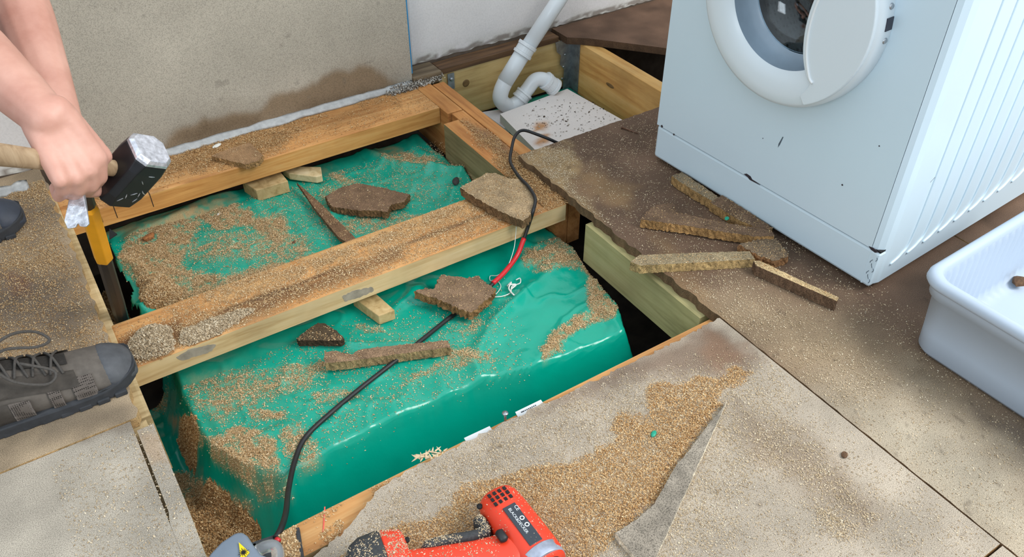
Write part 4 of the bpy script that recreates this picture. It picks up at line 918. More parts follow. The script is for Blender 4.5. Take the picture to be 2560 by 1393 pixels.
# ---------------------------------------------------------------- orange cordless drill lying on its side
def super_tube(pts, rw, rh, e=3.0, seg=28, up=(0, 0, 1), bm=None, caps=True):
    bm = bm or bmesh.new(); rings = []; U = Vector(up)
    P_ = [Vector(p) for p in pts]
    for i, p in enumerate(P_):
        t = (P_[min(i + 1, len(P_) - 1)] - P_[max(i - 1, 0)]).normalized(); b = t.cross(U).normalized(); n = b.cross(t); r = []
        for k in range(seg):
            a = 2 * math.pi * k / seg; c, s = math.cos(a), math.sin(a); m = (abs(c) ** e + abs(s) ** e) ** (-1 / e)
            r.append(bm.verts.new(p + b * c * m * rw[i] + n * s * m * rh[i]))
        rings.append(r)
    for a, c in zip(rings, rings[1:]):
        for k in range(seg): bm.faces.new((a[k], a[(k + 1) % seg], c[(k + 1) % seg], c[k]))
    if caps: bm.faces.new(rings[0][::-1]); bm.faces.new(rings[-1])
    return bm
HZ = 0.033
dA = P(1232, 1240, HZ); dB = P(1352, 1402, HZ); ax = (dB - dA).normalized()
drill = empty('cordless_drill', (dA.x, dA.y, 0)); tag(drill, 'orange-red power drill lying on its side in sawdust at the bottom of the picture', 'drill')
def dadd(bm, name, mat, s=True, b=0.0, parent=None): return child_world(bmobj(name, bm, mat, None, s, b), drill)
L = (dB - dA).length
ts = [0.0, 0.02, 0.06, 0.14, 0.28, 0.5, 0.75, 1.0, 1.12]
rs = [0.012, 0.021, 0.0275, 0.0315, 0.033, 0.0335, 0.034, 0.034, 0.031]
dadd(super_tube([dA + ax * L * t for t in ts], rs, [r * 0.94 for r in rs], 2.6), 'motor_housing', orange_pl)
hA = dA + ax * L * 0.86
hB = P(915, 1440, HZ); hd = (hB - hA); hl = hd.length; hd.normalize()
dadd(super_tube([hA + hd * hl * t for t in (0, 0.15, 0.35, 0.6, 0.8, 0.95)], [0.036, 0.030, 0.0245, 0.024, 0.026, 0.030], [0.026, 0.024, 0.022, 0.021, 0.022, 0.024], 2.6), 'handle', orange_pl)
gp = [P(1192, 1300, HZ), P(1213, 1335, HZ), P(1180, 1350, HZ), P(1120, 1360, HZ), P(1055, 1378, HZ)]
dadd(super_tube(curve(gp, 5), [0.006] + [0.009] * 19 + [0.004], [0.010] + [0.017] * 19 + [0.008], 2.5), 'rubber_grip', dark_pl)
fa = P(1010, 1365, HZ); fd = (P(900, 1405, HZ) - fa).normalized()
dadd(super_tube([fa + fd * t + Vector((0, -0.012, 0)) for t in (0, 0.004, 0.028, 0.032)], [0.026, 0.032, 0.040, 0.040], [0.022, 0.027, 0.030, 0.030], 3.2), 'handle_foot', orange_pl)
dadd(super_tube([fa + fd * t + Vector((0, -0.012, 0)) for t in (0.031, 0.034, 0.060, 0.075, 0.084)], [0.041, 0.042, 0.041, 0.034, 0.020], [0.031, 0.0315, 0.031, 0.026, 0.016], 3.0), 'battery', dark_pl)
# gearbox collar and chuck
dadd(tube_bm([dB - ax * 0.006, dB + ax * 0.012], [0.0355, 0.034], 28), 'collar', plain('worn_silver_collar', lin(168, 174, 190), 0.4, 0.5, 0.3, 60), True, 0.001)
dadd(tube_bm([dB + ax * 0.012, dB + ax * 0.045, dB + ax * 0.058], [0.024, 0.022, 0.012], 24), 'chuck', dark_pl, True)
side = ax.cross(Vector((0, 0, 1)))   # to the right of the axis
def onh(t, s_, lift=0.0): return dA + ax * L * t + side * s_ + Vector((0, 0, 0.0312 + lift))
def plate(name, c4, th, mat, bev=0.0006):
    bm = bmesh.new(); v = [bm.verts.new(p) for p in c4]; bm.faces.new(v)
    r = bmesh.ops.extrude_face_region(bm, geom=list(bm.faces)); bmesh.ops.translate(bm, verts=[q for q in r['geom'] if isinstance(q, bmesh.types.BMVert)], vec=(0, 0, th)); return dadd(bm, name, mat, False, bev)
plate('rating_plate', [onh(0.36, -0.009), onh(0.36, 0.0115), onh(0.92, 0.0115), onh(0.92, -0.009)], 0.0012, label_d)
# vent slots in the rear
for r_ in range(3):
    for c_ in range(4):
        t0 = 0.105 + 0.068 * r_; s0 = -0.0125 + 0.0085 * c_
        dz = -0.0012 if r_ else -0.0022
        plate('vent_slot', [onh(t0, s0, dz), onh(t0, s0 + 0.0045, dz), onh(t0 + 0.045, s0 + 0.0045, dz), onh(t0 + 0.045, s0, dz)], 0.0016, black_gap, 0)
text('lettering', 'BLACK&DECKER', onh(0.40, 0.0055, 0.0013), ax, -side, 0.0064, label_w, drill)
text('lettering', 'CE', onh(0.40, -0.004, 0.0013), ax, -side, 0.0080, label_w, drill)
for t_ in (0.58, 0.68):
    cpt = onh(t_, -0.0035, 0.0013)
    child_world(bmobj('approval_mark', lathe_bm([(0.0022, 0.0), (0.0036, 0.0), (0.0036, 0.0005), (0.0022, 0.0005), (0.0022, 0.0)], 18, 'Z'), label_w), drill).location = cpt
    drill.children[-1].matrix_parent_inverse = Matrix.Translation(-drill.location)
# direction switch
sw = P(1254, 1340, 0.062); dadd(super_tube([sw - ax * 0.010, sw - ax * 0.007, sw + ax * 0.007, sw + ax * 0.010], [0.003, 0.0065, 0.0065, 0.003], [0.002, 0.0055, 0.0055, 0.002], 2.2), 'direction_switch', black_rub)
for (a, b, zz) in ((1199, 1268, 0.047), (1017, 1352, 0.052)):
    p = P(a, b, zz); dadd(tube_bm([p, p + Vector((0, 0, 0.003))], 0.0042, 14), 'screw_hole', black_gap)

# ---------------------------------------------------------------- grey jigsaw with laser sign
saw = empty('jigsaw', tuple(P(640, 1400, -0.02))); tag(saw, 'grey jigsaw with a yellow laser warning triangle at the bottom edge of the picture', 'power tool')
def sadd(bm, name, mat, s=False, b=0.0): return child_world(bmobj(name, bm, mat, None, s, b), saw)
def prism(px, z1, z0, bm=None):
    bm = bm or bmesh.new(); t = [bm.verts.new(P(a, b, z1)) for a, b in px]; b_ = [bm.verts.new(P(a, b, z1) + Vector((0, 0, z0 - z1))) for a, b in px]; n = len(t)
    bm.faces.new(t); bm.faces.new(b_[::-1])
    for k in range(n): bm.faces.new((t[k], t[(k + 1) % n], b_[(k + 1) % n], b_[k]))
    return bm
sadd(prism([(508, 1410), (524, 1384), (552, 1354), (588, 1330), (606, 1328), (618, 1337), (634, 1362), (652, 1384), (690, 1398), (690, 1520), (508, 1520)], 0.062, -0.008), 'casing', grey_pl, True, 0.012)
box_bm_ = bmesh.new()
for quad in ([(612, 1362), (740, 1318), (743, 1325), (615, 1374)], [(612, 1366), (640, 1356), (660, 1440), (630, 1450)], [(738, 1318), (748, 1318), (764, 1420), (750, 1420)], [(630, 1366), (694, 1344), (700, 1440), (650, 1440)]):
    prism(quad, -0.014, -0.0215, box_bm_)
sadd(box_bm_, 'base_plate', dark_pl, False, 0.001)
sadd(tube_bm(curve([P(644, 1378, 0.02), P(664, 1368, 0.026), P(684, 1366, 0.026), P(694, 1380, 0.022), P(694, 1410, 0.02)], 5), 0.009, 14), 'clear_guard', clear_pl, True)
sadd(tube_bm([P(690, 1348, 0.0), P(698, 1354, 0.0)], 0.004, 10), 'laser_lens', red_sleeve, True)
tri = [(595, 1352), (626, 1381), (602, 1408)]
sadd(prism(tri, 0.0640, 0.0620), 'warning_triangle_border', black_gap)
cxy = (sum(a for a, b in tri) / 3, sum(b for a, b in tri) / 3)
sadd(prism([(cxy[0] + (a - cxy[0]) * 0.86, cxy[1] + (b - cxy[1]) * 0.86) for a, b in tri], 0.0646, 0.0630), 'warning_triangle', yellow_sign)
bm = bmesh.new(); cc = P(cxy[0] + 1, cxy[1] + 1, 0.0648)
for k in range(12):
    a = math.pi * k / 6; d = Vector((math.cos(a), math.sin(a), 0)); tube_bm([cc, cc + d * (0.0062 if k % 3 else 0.0078)], [0.0009, 0.0003], 4, bm)
tube_bm([cc - Vector((0, 0, 0.001)), cc + Vector((0, 0, 0.0004))], 0.0022, 12, bm); sadd(bm, 'laser_symbol', black_gap)
sadd(lathe_bm([(0.0001, 0.003), (0.008, 0.0025), (0.010, 0.0)], 20, 'Z'), 'casing_button', grey_pl, True); o = saw.children[-1]; o.matrix_parent_inverse = Matrix.Translation(-saw.location); o.location = P(556, 1385, 0.062)

# ---------------------------------------------------------------- club hammer
hm = empty('club_hammer', tuple(D(320, 430, 1.24))); tag(hm, 'black club hammer with a bare steel face, gripped close to its head', 'hammer')
hdp = lambda x: 1.178 + (x - 150) * 0.00050
hl0, hl1 = D(-60, 380, hdp(-60)), D(330, 426, hdp(330))
hdir = (hl1 - hl0).normalized(); cR = Vector(R[:, 0]); cU = Vector(R[:, 1]); cF = -Vector(R[:, 2])   # right, up, forward
hx = (cR * 0.62 + cU * 0.54 - cF * 0.56); hx = (hx - hdir * hx.dot(hdir)).normalized(); hz = hx.cross(hdir)
def hadd(bm, name, mat, s=False, b=0.0): return child_world(bmobj(name, bm, mat, None, s, b), hm)
n_ = 14; pts = [hl0.lerp(hl1, k / n_) for k in range(n_ + 1)]
hadd(tube_bm(pts, [0.0165 - 0.004 * min(1, k / 9) for k in range(n_ + 1)], 14, None, True, 0.85), 'handle', w_handle, True)
hc = D(328, 430, hdp(328))
def sect(c, s, ch, bm):
    out = []
    for (i, j) in ((1, 1 - ch), (1 - ch, 1), (-1 + ch, 1), (-1, 1 - ch), (-1, -1 + ch), (-1 + ch, -1), (1 - ch, -1), (1, -1 + ch)): out.append(bm.verts.new(c + hdir * (i * s) + hz * (j * s)))
    return out
def head_piece(secs, name, mat, bev):
    bm = bmesh.new(); r = [sect(hc + hx * t, s, ch, bm) for t, s, ch in secs]
    for a, b in zip(r, r[1:]):
        for k in range(8): bm.faces.new((a[k], a[(k + 1) % 8], b[(k + 1) % 8], b[k]))
    bm.faces.new(r[0][::-1]); bm.faces.new(r[-1]); return hadd(bm, name, mat, False, bev)
head_piece([(-0.056, 0.024, 0.45), (-0.050, 0.0285, 0.42), (-0.028, 0.030, 0.3), (0.028, 0.030, 0.3), (0.048, 0.0295, 0.4)], 'head', black_iron, 0.002)
head_piece([(0.048, 0.0296, 0.4), (0.053, 0.0290, 0.42), (0.058, 0.0250, 0.45)], 'striking_face', bare_steel, 0.001)
for k in range(9):
    t = random.uniform(-0.04, 0.03); s_ = random.uniform(-0.018, 0.018); c0 = hc + hx * t + hz * (-0.0262 if False else 0.0) + hdir * s_
    nrm = (hz if hz.dot(cF) < 0 else -hz); c0 = c0 + nrm * 0.0302
    e_ = hx * random.uniform(-1, 1) + hdir * random.uniform(-1, 1); e_.normalize()
    bm = bmesh.new(); tube_bm([c0 - e_ * 0.005, c0, c0 + e_ * 0.005], [0.0003, 0.0009, 0.0003], 5, bm); hadd(bm, 'paint_nick', MATS['bare_struck_steel'])

# ---------------------------------------------------------------- pry bar
bt0 = D(213, 492, 1.262); bb = P(308, 806, -0.055) ; bdir = (bb - bt0).normalized(); BLn = (bb - bt0).length
bar = empty('pry_bar', tuple(bb)); tag(bar, 'pry bar with a silver claw, yellow band and black shaft levering in the floor opening', 'pry bar')
def badd(bm, name, mat, s=True, b=0.0): return child_world(bmobj(name, bm, mat, None, s, b), bar)
y0, y1 = D(218, 512, 1.27), D(263, 648, 1.0)
def on_bar(py):
    lo_, hi_ = -0.3, 1.2
    for _ in range(40):
        m_ = (lo_ + hi_) / 2; w_ = bt0.lerp(bb, m_); q_ = proj_np(np.array([list(w_)]))[0]
        if q_[1] < py: lo_ = m_
        else: hi_ = m_
    return bt0.lerp(bb, lo_)
ya, yb = on_bar(512), on_bar(650)
badd(tube_bm([on_bar(440), ya], 0.0115, 10), 'upper_shaft', black_iron, True)
badd(tube_bm([ya, ya.lerp(yb, 0.05), ya.lerp(yb, 0.95), yb], [0.010, 0.0150, 0.0155, 0.012], 6), 'yellow_band', yellow_pl, False, 0.0015)
badd(tube_bm([yb - bdir * 0.01, on_bar(760), on_bar(815), on_bar(835)], [0.0125, 0.0135, 0.0125, 0.006], 8), 'lower_shaft', black_iron, False, 0.001)
# gooseneck folding over towards the viewer into a notched claw
neck = curve([on_bar(450), on_bar(420) - cF * 0.004, D(198, 428, 1.235), D(190, 455, 1.215), D(190, 480, 1.208)], 6)
badd(tube_bm(neck, 0.0105, 10), 'gooseneck', black_iron, True)
bm = bmesh.new()
front = [D(176, 474, 1.20), D(204, 470, 1.20), D(214, 515, 1.195), D(222, 560, 1.19), D(214, 568, 1.19), D(199, 566, 1.19), D(194, 558, 1.192), D(188, 569, 1.19), D(168, 572, 1.19), D(160, 552, 1.19), D(168, 515, 1.195)]
f_ = [bm.verts.new(p) for p in front]; b_ = [bm.verts.new(p + cF * (0.010 if i in (0, 1) else 0.004)) for i, p in enumerate(front)]; n = len(f_)
bm.faces.new(f_); bm.faces.new(b_[::-1])
for k in range(n): bm.faces.new((f_[k], f_[(k + 1) % n], b_[(k + 1) % n], b_[k]))
badd(bm, 'claw', bare_steel, False, 0.0012)

# ---------------------------------------------------------------- person
def capsule(bm, p0, r0, p1, r1, seg=14):
    p0, p1 = Vector(p0), Vector(p1); d = p1 - p0; L_ = d.length; d = d.normalized() if L_ > 1e-6 else Vector((0, 0, 1)); pts = []; rad = []
    for k in range(5): a = math.pi / 2 * (1 - k / 4); pts.append(p0 - d * r0 * math.sin(a)); rad.append(max(r0 * math.cos(a), 1e-4))
    for k in range(5): a = math.pi / 2 * k / 4; pts.append(p1 + d * r1 * math.sin(a)); rad.append(max(r1 * math.cos(a), 1e-4))
    up = Vector((0, 0, 1)) if abs(d.z) < 0.9 else Vector((1, 0, 0)); n = (up - d * up.dot(d)).normalized(); b = d.cross(n); rings = []
    for p, r in zip(pts, rad): rings.append([bm.verts.new(p + n * math.cos(t) * r + b * math.sin(t) * r) for t in [2 * math.pi * k / seg for k in range(seg)]])
    for a, c in zip(rings, rings[1:]):
        for k in range(seg): bm.faces.new((a[k], a[(k + 1) % seg], c[(k + 1) % seg], c[k]))
    bm.faces.new(rings[0][::-1]); bm.faces.new(rings[-1])
def fused(name, segs, voxel, mat, parent, smooth_it=6):
    bm = bmesh.new()
    for s in segs: capsule(bm, *s)
    bmesh.ops.recalc_face_normals(bm, faces=bm.faces); me = bpy.data.meshes.new(name); bm.to_mesh(me); bm.free()
    t = bpy.data.objects.new(name + '_tmp', me); C.objects.link(t)
    m = t.modifiers.new('r', 'REMESH'); m.mode = 'VOXEL'; m.voxel_size = voxel; m.use_smooth_shade = True
    s = t.modifiers.new('s', 'SMOOTH'); s.iterations = smooth_it; s.factor = 0.5
    bpy.context.view_layer.update()
    out = bpy.data.meshes.new_from_object(t.evaluated_get(bpy.context.evaluated_depsgraph_get())); bpy.data.objects.remove(t)
    o = link(name, out, mat, None, True); return child_world(o, parent) if parent is not None else o
RW = D(118, 296, 1.150); RE = D(-150, 45, 1.25); RS = Vector((-0.24, 1.42, 0.90))
LW = D(160, 318, 1.345); LE = D(16, -92, 1.44); LS = Vector((-0.20, 1.80, 0.92))
K = {k_: D(a, b, hdp(a) - 0.036) for k_, a, b in (('i', 244, 396), ('m', 222, 424), ('r', 188, 444), ('p', 150, 450))}
segs = []
# trunk, head, legs (mostly beyond the frame)
hip = Vector((-0.62, 1.56, 0.62)); chest = Vector((-0.32, 1.60, 0.86)); neck_ = Vector((-0.17, 1.61, 0.99)); skull = Vector((-0.09, 1.61, 1.10))
segs += [(hip, 0.13, chest, 0.135), (chest + Vector((0, -0.09, 0)), 0.10, chest + Vector((0, 0.09, 0)), 0.10), (RS, 0.062, LS, 0.062), (RS.lerp(LS, 0.5), 0.085, chest, 0.12), (chest, 0.07, neck_, 0.055), (neck_, 0.055, skull, 0.05), (skull, 0.082, skull + Vector((0.055, 0, 0.055)), 0.078), (skull + Vector((0.06, 0, -0.03)), 0.05, skull + Vector((0.085, 0, -0.055)), 0.035), (skull + Vector((0.12, 0, 0.0)), 0.012, skull + Vector((0.128, 0, -0.018)), 0.014),
         (skull + Vector((0.01, -0.085, 0.0)), 0.014, skull + Vector((0.0, -0.088, 0.03)), 0.016), (skull + Vector((0.01, 0.085, 0.0)), 0.014, skull + Vector((0.0, 0.088, 0.03)), 0.016)]
RK, RA = Vector((-0.40, 1.27, 0.46)), Vector((-0.275, 1.245, 0.085)); LK, LA = Vector((-0.47, 1.86, 0.47)), Vector((-0.36, 1.83, 0.085))
for hp, kn_, an in ((hip + Vector((0, -0.10, -0.02)), RK, RA), (hip + Vector((0, 0.10, -0.02)), LK, LA)):
    segs += [(hp, 0.095, kn_, 0.062), (kn_, 0.06, kn_.lerp(an, 0.35), 0.058), (kn_.lerp(an, 0.35), 0.058, an, 0.040), (an, 0.04, an + Vector((0.03, 0, -0.03)), 0.04)]
# arms
segs += [(RS, 0.058, RE, 0.044), (RE, 0.046, RE.lerp(RW, 0.35), 0.047), (RE.lerp(RW, 0.35), 0.047, RE.lerp(RW, 0.75), 0.038), (RE.lerp(RW, 0.75), 0.038, RW, 0.031)]
segs += [(LS, 0.058, LE, 0.043), (LE, 0.045, LE.lerp(LW, 0.35), 0.046), (LE.lerp(LW, 0.35), 0.046, LE.lerp(LW, 0.75), 0.037), (LE.lerp(LW, 0.75), 0.037, LW, 0.030)]
# right hand: back of the hand to the viewer, fingers closed under the handle
RWa, RWb = RW + (cR * 0.012 + cU * 0.012), RW - (cR * 0.012 + cU * 0.012)
for k_, w0, r1 in (('i', RWa, 0.0135), ('m', RW + cR * 0.006, 0.014), ('r', RW - cR * 0.004, 0.0135), ('p', RWb, 0.0125)):
    segs.append((w0, 0.021, K[k_], r1)); segs.append((w0 + cF * 0.016, 0.018, K[k_] + cF * 0.018 + cU * 0.006, 0.0125))
fing = {k_: [D(a + 6, b + 38, hdp(a) - 0.016), D(a - 4, b + 54, hdp(a) + 0.012), D(a - 14, b + 30, hdp(a) + 0.026)] for k_, a, b in (('i', 244, 404), ('m', 222, 424), ('r', 188, 436), ('p', 150, 438))}
for k_, rad in (('i', (0.0125, 0.0112, 0.0098, 0.0088)), ('m', (0.0130, 0.0115, 0.0100, 0.0090)), ('r', (0.0122, 0.0110, 0.0098, 0.0086)), ('p', (0.0110, 0.0098, 0.0088, 0.0078))):
    ch = [K[k_]] + fing[k_]
    for a in range(3): segs.append((ch[a], rad[a], ch[a + 1], rad[a + 1]))
th_ = [RW + cR * 0.02 + cF * 0.012, D(200, 348, hdp(200) - 0.012), D(246, 382, hdp(246) + 0.018), D(262, 408, hdp(262) + 0.026)]
for a, (ra_, rb_) in enumerate(((0.020, 0.0155), (0.0150, 0.0120), (0.0118, 0.0095))): segs.append((th_[a], ra_, th_[a + 1], rb_))
# left hand: closed round the top of the pry bar, behind the right fist
LKn = [D(228, 400, 1.29), D(232, 422, 1.288), D(234, 444, 1.288), D(234, 464, 1.29)]
for j, kk in enumerate(LKn): segs.append((LW + cU * (0.012 - 0.008 * j), 0.02, kk, 0.0125))
for j, kk in enumerate(LKn):
    py_ = 402 + 21 * j; c1 = D(236 + j, py_ + 12, 1.256); c2 = D(214 + j, py_ + 14, 1.236); c3 = D(198 + j, py_ + 10, 1.252)
    for (a, ra_, b, rb_) in ((kk, 0.0122, c1, 0.0108), (c1, 0.0108, c2, 0.0096), (c2, 0.0096, c3, 0.0086)): segs.append((a, ra_, b, rb_))
segs += [(LW, 0.018, D(196, 380, 1.29), 0.014), (D(196, 380, 1.29), 0.014, D(206, 398, 1.262), 0.0105)]
body = fused('person', segs, 0.0038, skin_m, None, 5)
tag(body, 'bare-armed person bending over the floor opening, swinging a hammer at a pry bar', 'person')
fused('shirt', [(hip + Vector((0.03, 0, 0.03)), 0.145, chest, 0.148), (chest + Vector((0, -0.09, 0)), 0.112, chest + Vector((0, 0.09, 0)), 0.112), (RS, 0.074, LS, 0.074), (RS.lerp(LS, 0.5), 0.092, chest, 0.13), (RS, 0.073, RS.lerp(RE, 0.5), 0.066), (LS, 0.073, LS.lerp(LE, 0.5), 0.066)], 0.008, shirt_m, body)
tr = [(hip, 0.142, hip + Vector((0.03, 0, 0.03)), 0.142)]
for hp, kn_, an in ((hip + Vector((0, -0.10, -0.02)), RK, RA), (hip + Vector((0, 0.10, -0.02)), LK, LA)): tr += [(hp, 0.108, kn_, 0.074), (kn_, 0.074, kn_.lerp(an, 0.45), 0.068), (kn_.lerp(an, 0.45), 0.068, an + Vector((-0.02, 0, 0.05)), 0.056)]
fused('trousers', tr, 0.008, trouser_m, body)
fused('hair', [(skull + Vector((0.0, 0, 0.05)), 0.085, skull + Vector((0.055, 0, 0.08)), 0.072), (skull + Vector((-0.03, 0, 0.0)), 0.07, skull + Vector((-0.02, 0, 0.05)), 0.075)], 0.006, hair_m, body)
for s_ in (-1, 1):
    e_ = bmobj('eye', lathe_bm([(0.0001, 0.009), (0.006, 0.007), (0.009, 0.0), (0.006, -0.007), (0.0001, -0.009)], 12, 'X'), white_pvc, body, True); e_.location = skull + Vector((0.118, 0.03 * s_, 0.022))
mo = bmobj('mouth', tube_bm([skull + Vector((0.112, -0.022, -0.058)), skull + Vector((0.120, 0, -0.060)), skull + Vector((0.112, 0.022, -0.058))], 0.004, 8), plain('lips', lin(170, 100, 92), 0.5), body, True)

# shoes
def shoe(dx, dy, toe_mat, detailed=True):
    sh = empty('shoe', (-0.14 + dx, 1.243 + dy, 0)); sh.parent = body
    S = [(0.0105, 0.000, 0.020, 0.012, 0.030), (0.006, 0.001, 0.030, 0.008, 0.042), (-0.006, 0.002, 0.041, 0.008, 0.053), (-0.025, 0.002, 0.048, 0.008, 0.062), (-0.050, 0.001, 0.051, 0.008, 0.069), (-0.075, 0.000, 0.051, 0.008, 0.074), (-0.105, -0.001, 0.049, 0.008, 0.083), (-0.14, -0.002, 0.046, 0.008, 0.098), (-0.175, -0.002, 0.043, 0.008, 0.112), (-0.21, -0.002, 0.041, 0.008, 0.120), (-0.245, -0.002, 0.040, 0.008, 0.122), (-0.275, -0.001, 0.035, 0.010, 0.118), (-0.29, 0, 0.022, 0.012, 0.105)]
    def rg(bm, s, grow=0.0, zlo=None, e=2.5, topcut=1.0):
        x, yc, hw, zl, zt = s; out = []; zl = zl if zlo is None else zlo
        for k in range(28):
            a = 2 * math.pi * k / 28; c, sn_ = math.cos(a), math.sin(a); m_ = (abs(c) ** e + abs(sn_) ** e) ** (-1 / e)
            zc = zl + (zt - zl) * 0.42; hz_ = (zt - zc) if sn_ > 0 else (zc - zl); tap = 1.0 - 0.30 * max(0, sn_) ** 1.3
            out.append(bm.verts.new((x + 0.14, yc + (hw + grow) * c * m_ * tap, zc + (hz_ + grow) * sn_ * m_)))
        return out
    def loft_(secs, **kw):
        bm = bmesh.new(); r = [rg(bm, s, **kw) for s in secs]
        for a, b in zip(r, r[1:]):
            for k in range(28): bm.faces.new((a[k], a[(k + 1) % 28], b[(k + 1) % 28], b[k]))
        bm.faces.new(r[0][::-1]); bm.faces.new(r[-1]); return bm
    u_ = bmobj('upper', loft_(S), shoe_m, sh, True); u_.modifiers.new('s', 'SUBSURF').levels = 1
    t_ = bmobj('toe_cap', loft_([(s[0] + 0.0018, s[1], s[2], s[3], s[4]) for s in S[:5]] , grow=0.0022), toe_mat, sh, True); t_.modifiers.new('s', 'SUBSURF').levels = 1
    # sole with cleats
    bm = bmesh.new(); up_, lo_ = [], []
    outl = [(s[0] + 0.14, s[1] + s[2] + 0.004) for s in S] + [(s[0] + 0.14, s[1] - s[2] - 0.004) for s in S[::-1]]
    a = [bm.verts.new((x, y, 0.022 if x < 0.10 else 0.022 + (x - 0.10) * 0.35)) for x, y in outl]; b = [bm.verts.new((x * 0.985, y * 0.96, 0.001 if x < 0.11 else 0.001 + (x - 0.11) * 0.3)) for x, y in outl]
    bm.faces.new(a); bm.faces.new(b[::-1])
    for k in range(len(a)): bm.faces.new((a[k], a[(k + 1) % len(a)], b[(k + 1) % len(a)], b[k]))
    bmobj('sole', bm, shoe_sole, sh, False, 0.002)
    for k in range(9):
        for s_ in (-1, 1):
            x = -0.13 + 0.029 * k; hw = float(np.interp(x - 0.14, [s[0] for s in S][::-1], [s[2] for s in S][::-1]))
            box('cleat', (x, s_ * (hw - 0.001) - 0.006, 0.0), (x + 0.020, s_ * (hw - 0.001) + 0.006, 0.010), shoe_sole, sh, 0.002)
    if not detailed: return sh
    # a point on the upper at (x, angle): angle 90 is the top, 0 and 180 are the sides
    def on(x, deg, lift=0.002):
        xs_ = [s[0] for s in S][::-1]; f_ = lambda i: float(np.interp(x, xs_, [s[i] for s in S][::-1]))
        a = math.radians(180 - deg); c, sn_ = math.cos(a), math.sin(a); e = 2.5; m_ = (abs(c) ** e + abs(sn_) ** e) ** (-1 / e); zl, zt = f_(3), f_(4); zc = zl + (zt - zl) * 0.42
        hz_ = (zt - zc) if sn_ > 0 else (zc - zl); tap = 1 - 0.30 * max(0, sn_) ** 1.3
        return Vector((x + 0.14, f_(1) + (f_(2) + lift) * c * m_ * tap, zc + (hz_ + lift) * sn_ * m_))
    def panel(name, x0, x1, d0, d1, mat, lift=0.0018, n=6):
        bm = bmesh.new(); vv = [[bm.verts.new(on(x0 + (x1 - x0) * i / n, d0 + (d1 - d0) * j / n, lift)) for j in range(n + 1)] for i in range(n + 1)]
        for i in range(n):
            for j in range(n): bm.faces.new((vv[i][j], vv[i + 1][j], vv[i + 1][j + 1], vv[i][j + 1]))
        bmesh.ops.solidify(bm, geom=list(bm.faces), thickness=0.0015); return bmobj(name, bm, mat, sh, True)
    mesh_m = MATS.get('shoe_mesh')
    if mesh_m is None:
        mesh_m, nt, b_ = newmat('shoe_mesh'); v_ = nt.nodes.new('ShaderNodeTexVoronoi'); v_.inputs['Scale'].default_value = 330; nt.links.new(objvec(nt), v_.inputs['Vector']); v_.inputs['Randomness'].default_value = 0.15
        r_ = ramp(nt, v_.outputs['Distance'], [(0.3, lin(54, 48, 44)), (0.42, lin(136, 126, 118))]); nt.links.new(r_.outputs[0], b_.inputs['Base Color']); b_.inputs['Roughness'].default_value = 0.9
    panel('mesh_panel', -0.092, -0.058, 340, 398, mesh_m, 0.0032); panel('mesh_panel', -0.185, -0.155, 318, 372, mesh_m, 0.0040); panel('mesh_panel', -0.128, -0.110, 318, 380, mesh_m, 0.0032)
    panel('tongue', -0.20, -0.085, 68, 112, lace_m, 0.003)
    panel('eyelet_stay', -0.20, -0.08, 380, 412, shoe_m, 0.0035); panel('eyelet_stay', -0.20, -0.08, 128, 160, shoe_m, 0.0035)
    panel('side_panel', -0.06, -0.02, 300, 352, shoe_toe, 0.0035); panel('side_panel', -0.235, -0.18, 300, 372, shoe_m, 0.003)
    for k in range(5):
        x = -0.095 - 0.024 * k
        for (a, b) in ((48, 132), (132, 48)):
            bmobj('lace', tube_bm(curve([on(x, a, 0.005), on(x - 0.008, 90, 0.010), on(x - 0.018, b, 0.005)], 6), 0.0022, 8), lace_m, sh, True)
    top_ = on(-0.195, 85, 0.012)
    lp = [top_, top_ + Vector((0.02, -0.01, 0.03)), top_ + Vector((0.055, 0.006, 0.032)), top_ + Vector((0.085, 0.022, 0.010)), top_ + Vector((0.10, 0.012, -0.008)), top_ + Vector((0.08, -0.002, -0.002)), top_ + Vector((0.04, 0.0, 0.012)), top_ + Vector((0.008, 0.0, 0.004))]
    bmobj('lace_loop', tube_bm(curve(lp, 6), 0.0024, 8), lace_m, sh, True)
    lp = [top_, top_ + Vector((0.012, -0.03, 0.012)), top_ + Vector((0.035, -0.045, -0.02)), top_ + Vector((0.075, -0.048, -0.045)), top_ + Vector((0.09, -0.035, -0.035)), top_ + Vector((0.05, -0.02, -0.008))]
    bmobj('lace_loop', tube_bm(curve(lp, 6), 0.0024, 8), lace_m, sh, True)
    return sh
shoe(0, 0, shoe_toe, True)
shoe(-0.088, 0.590, boot_blue, False)

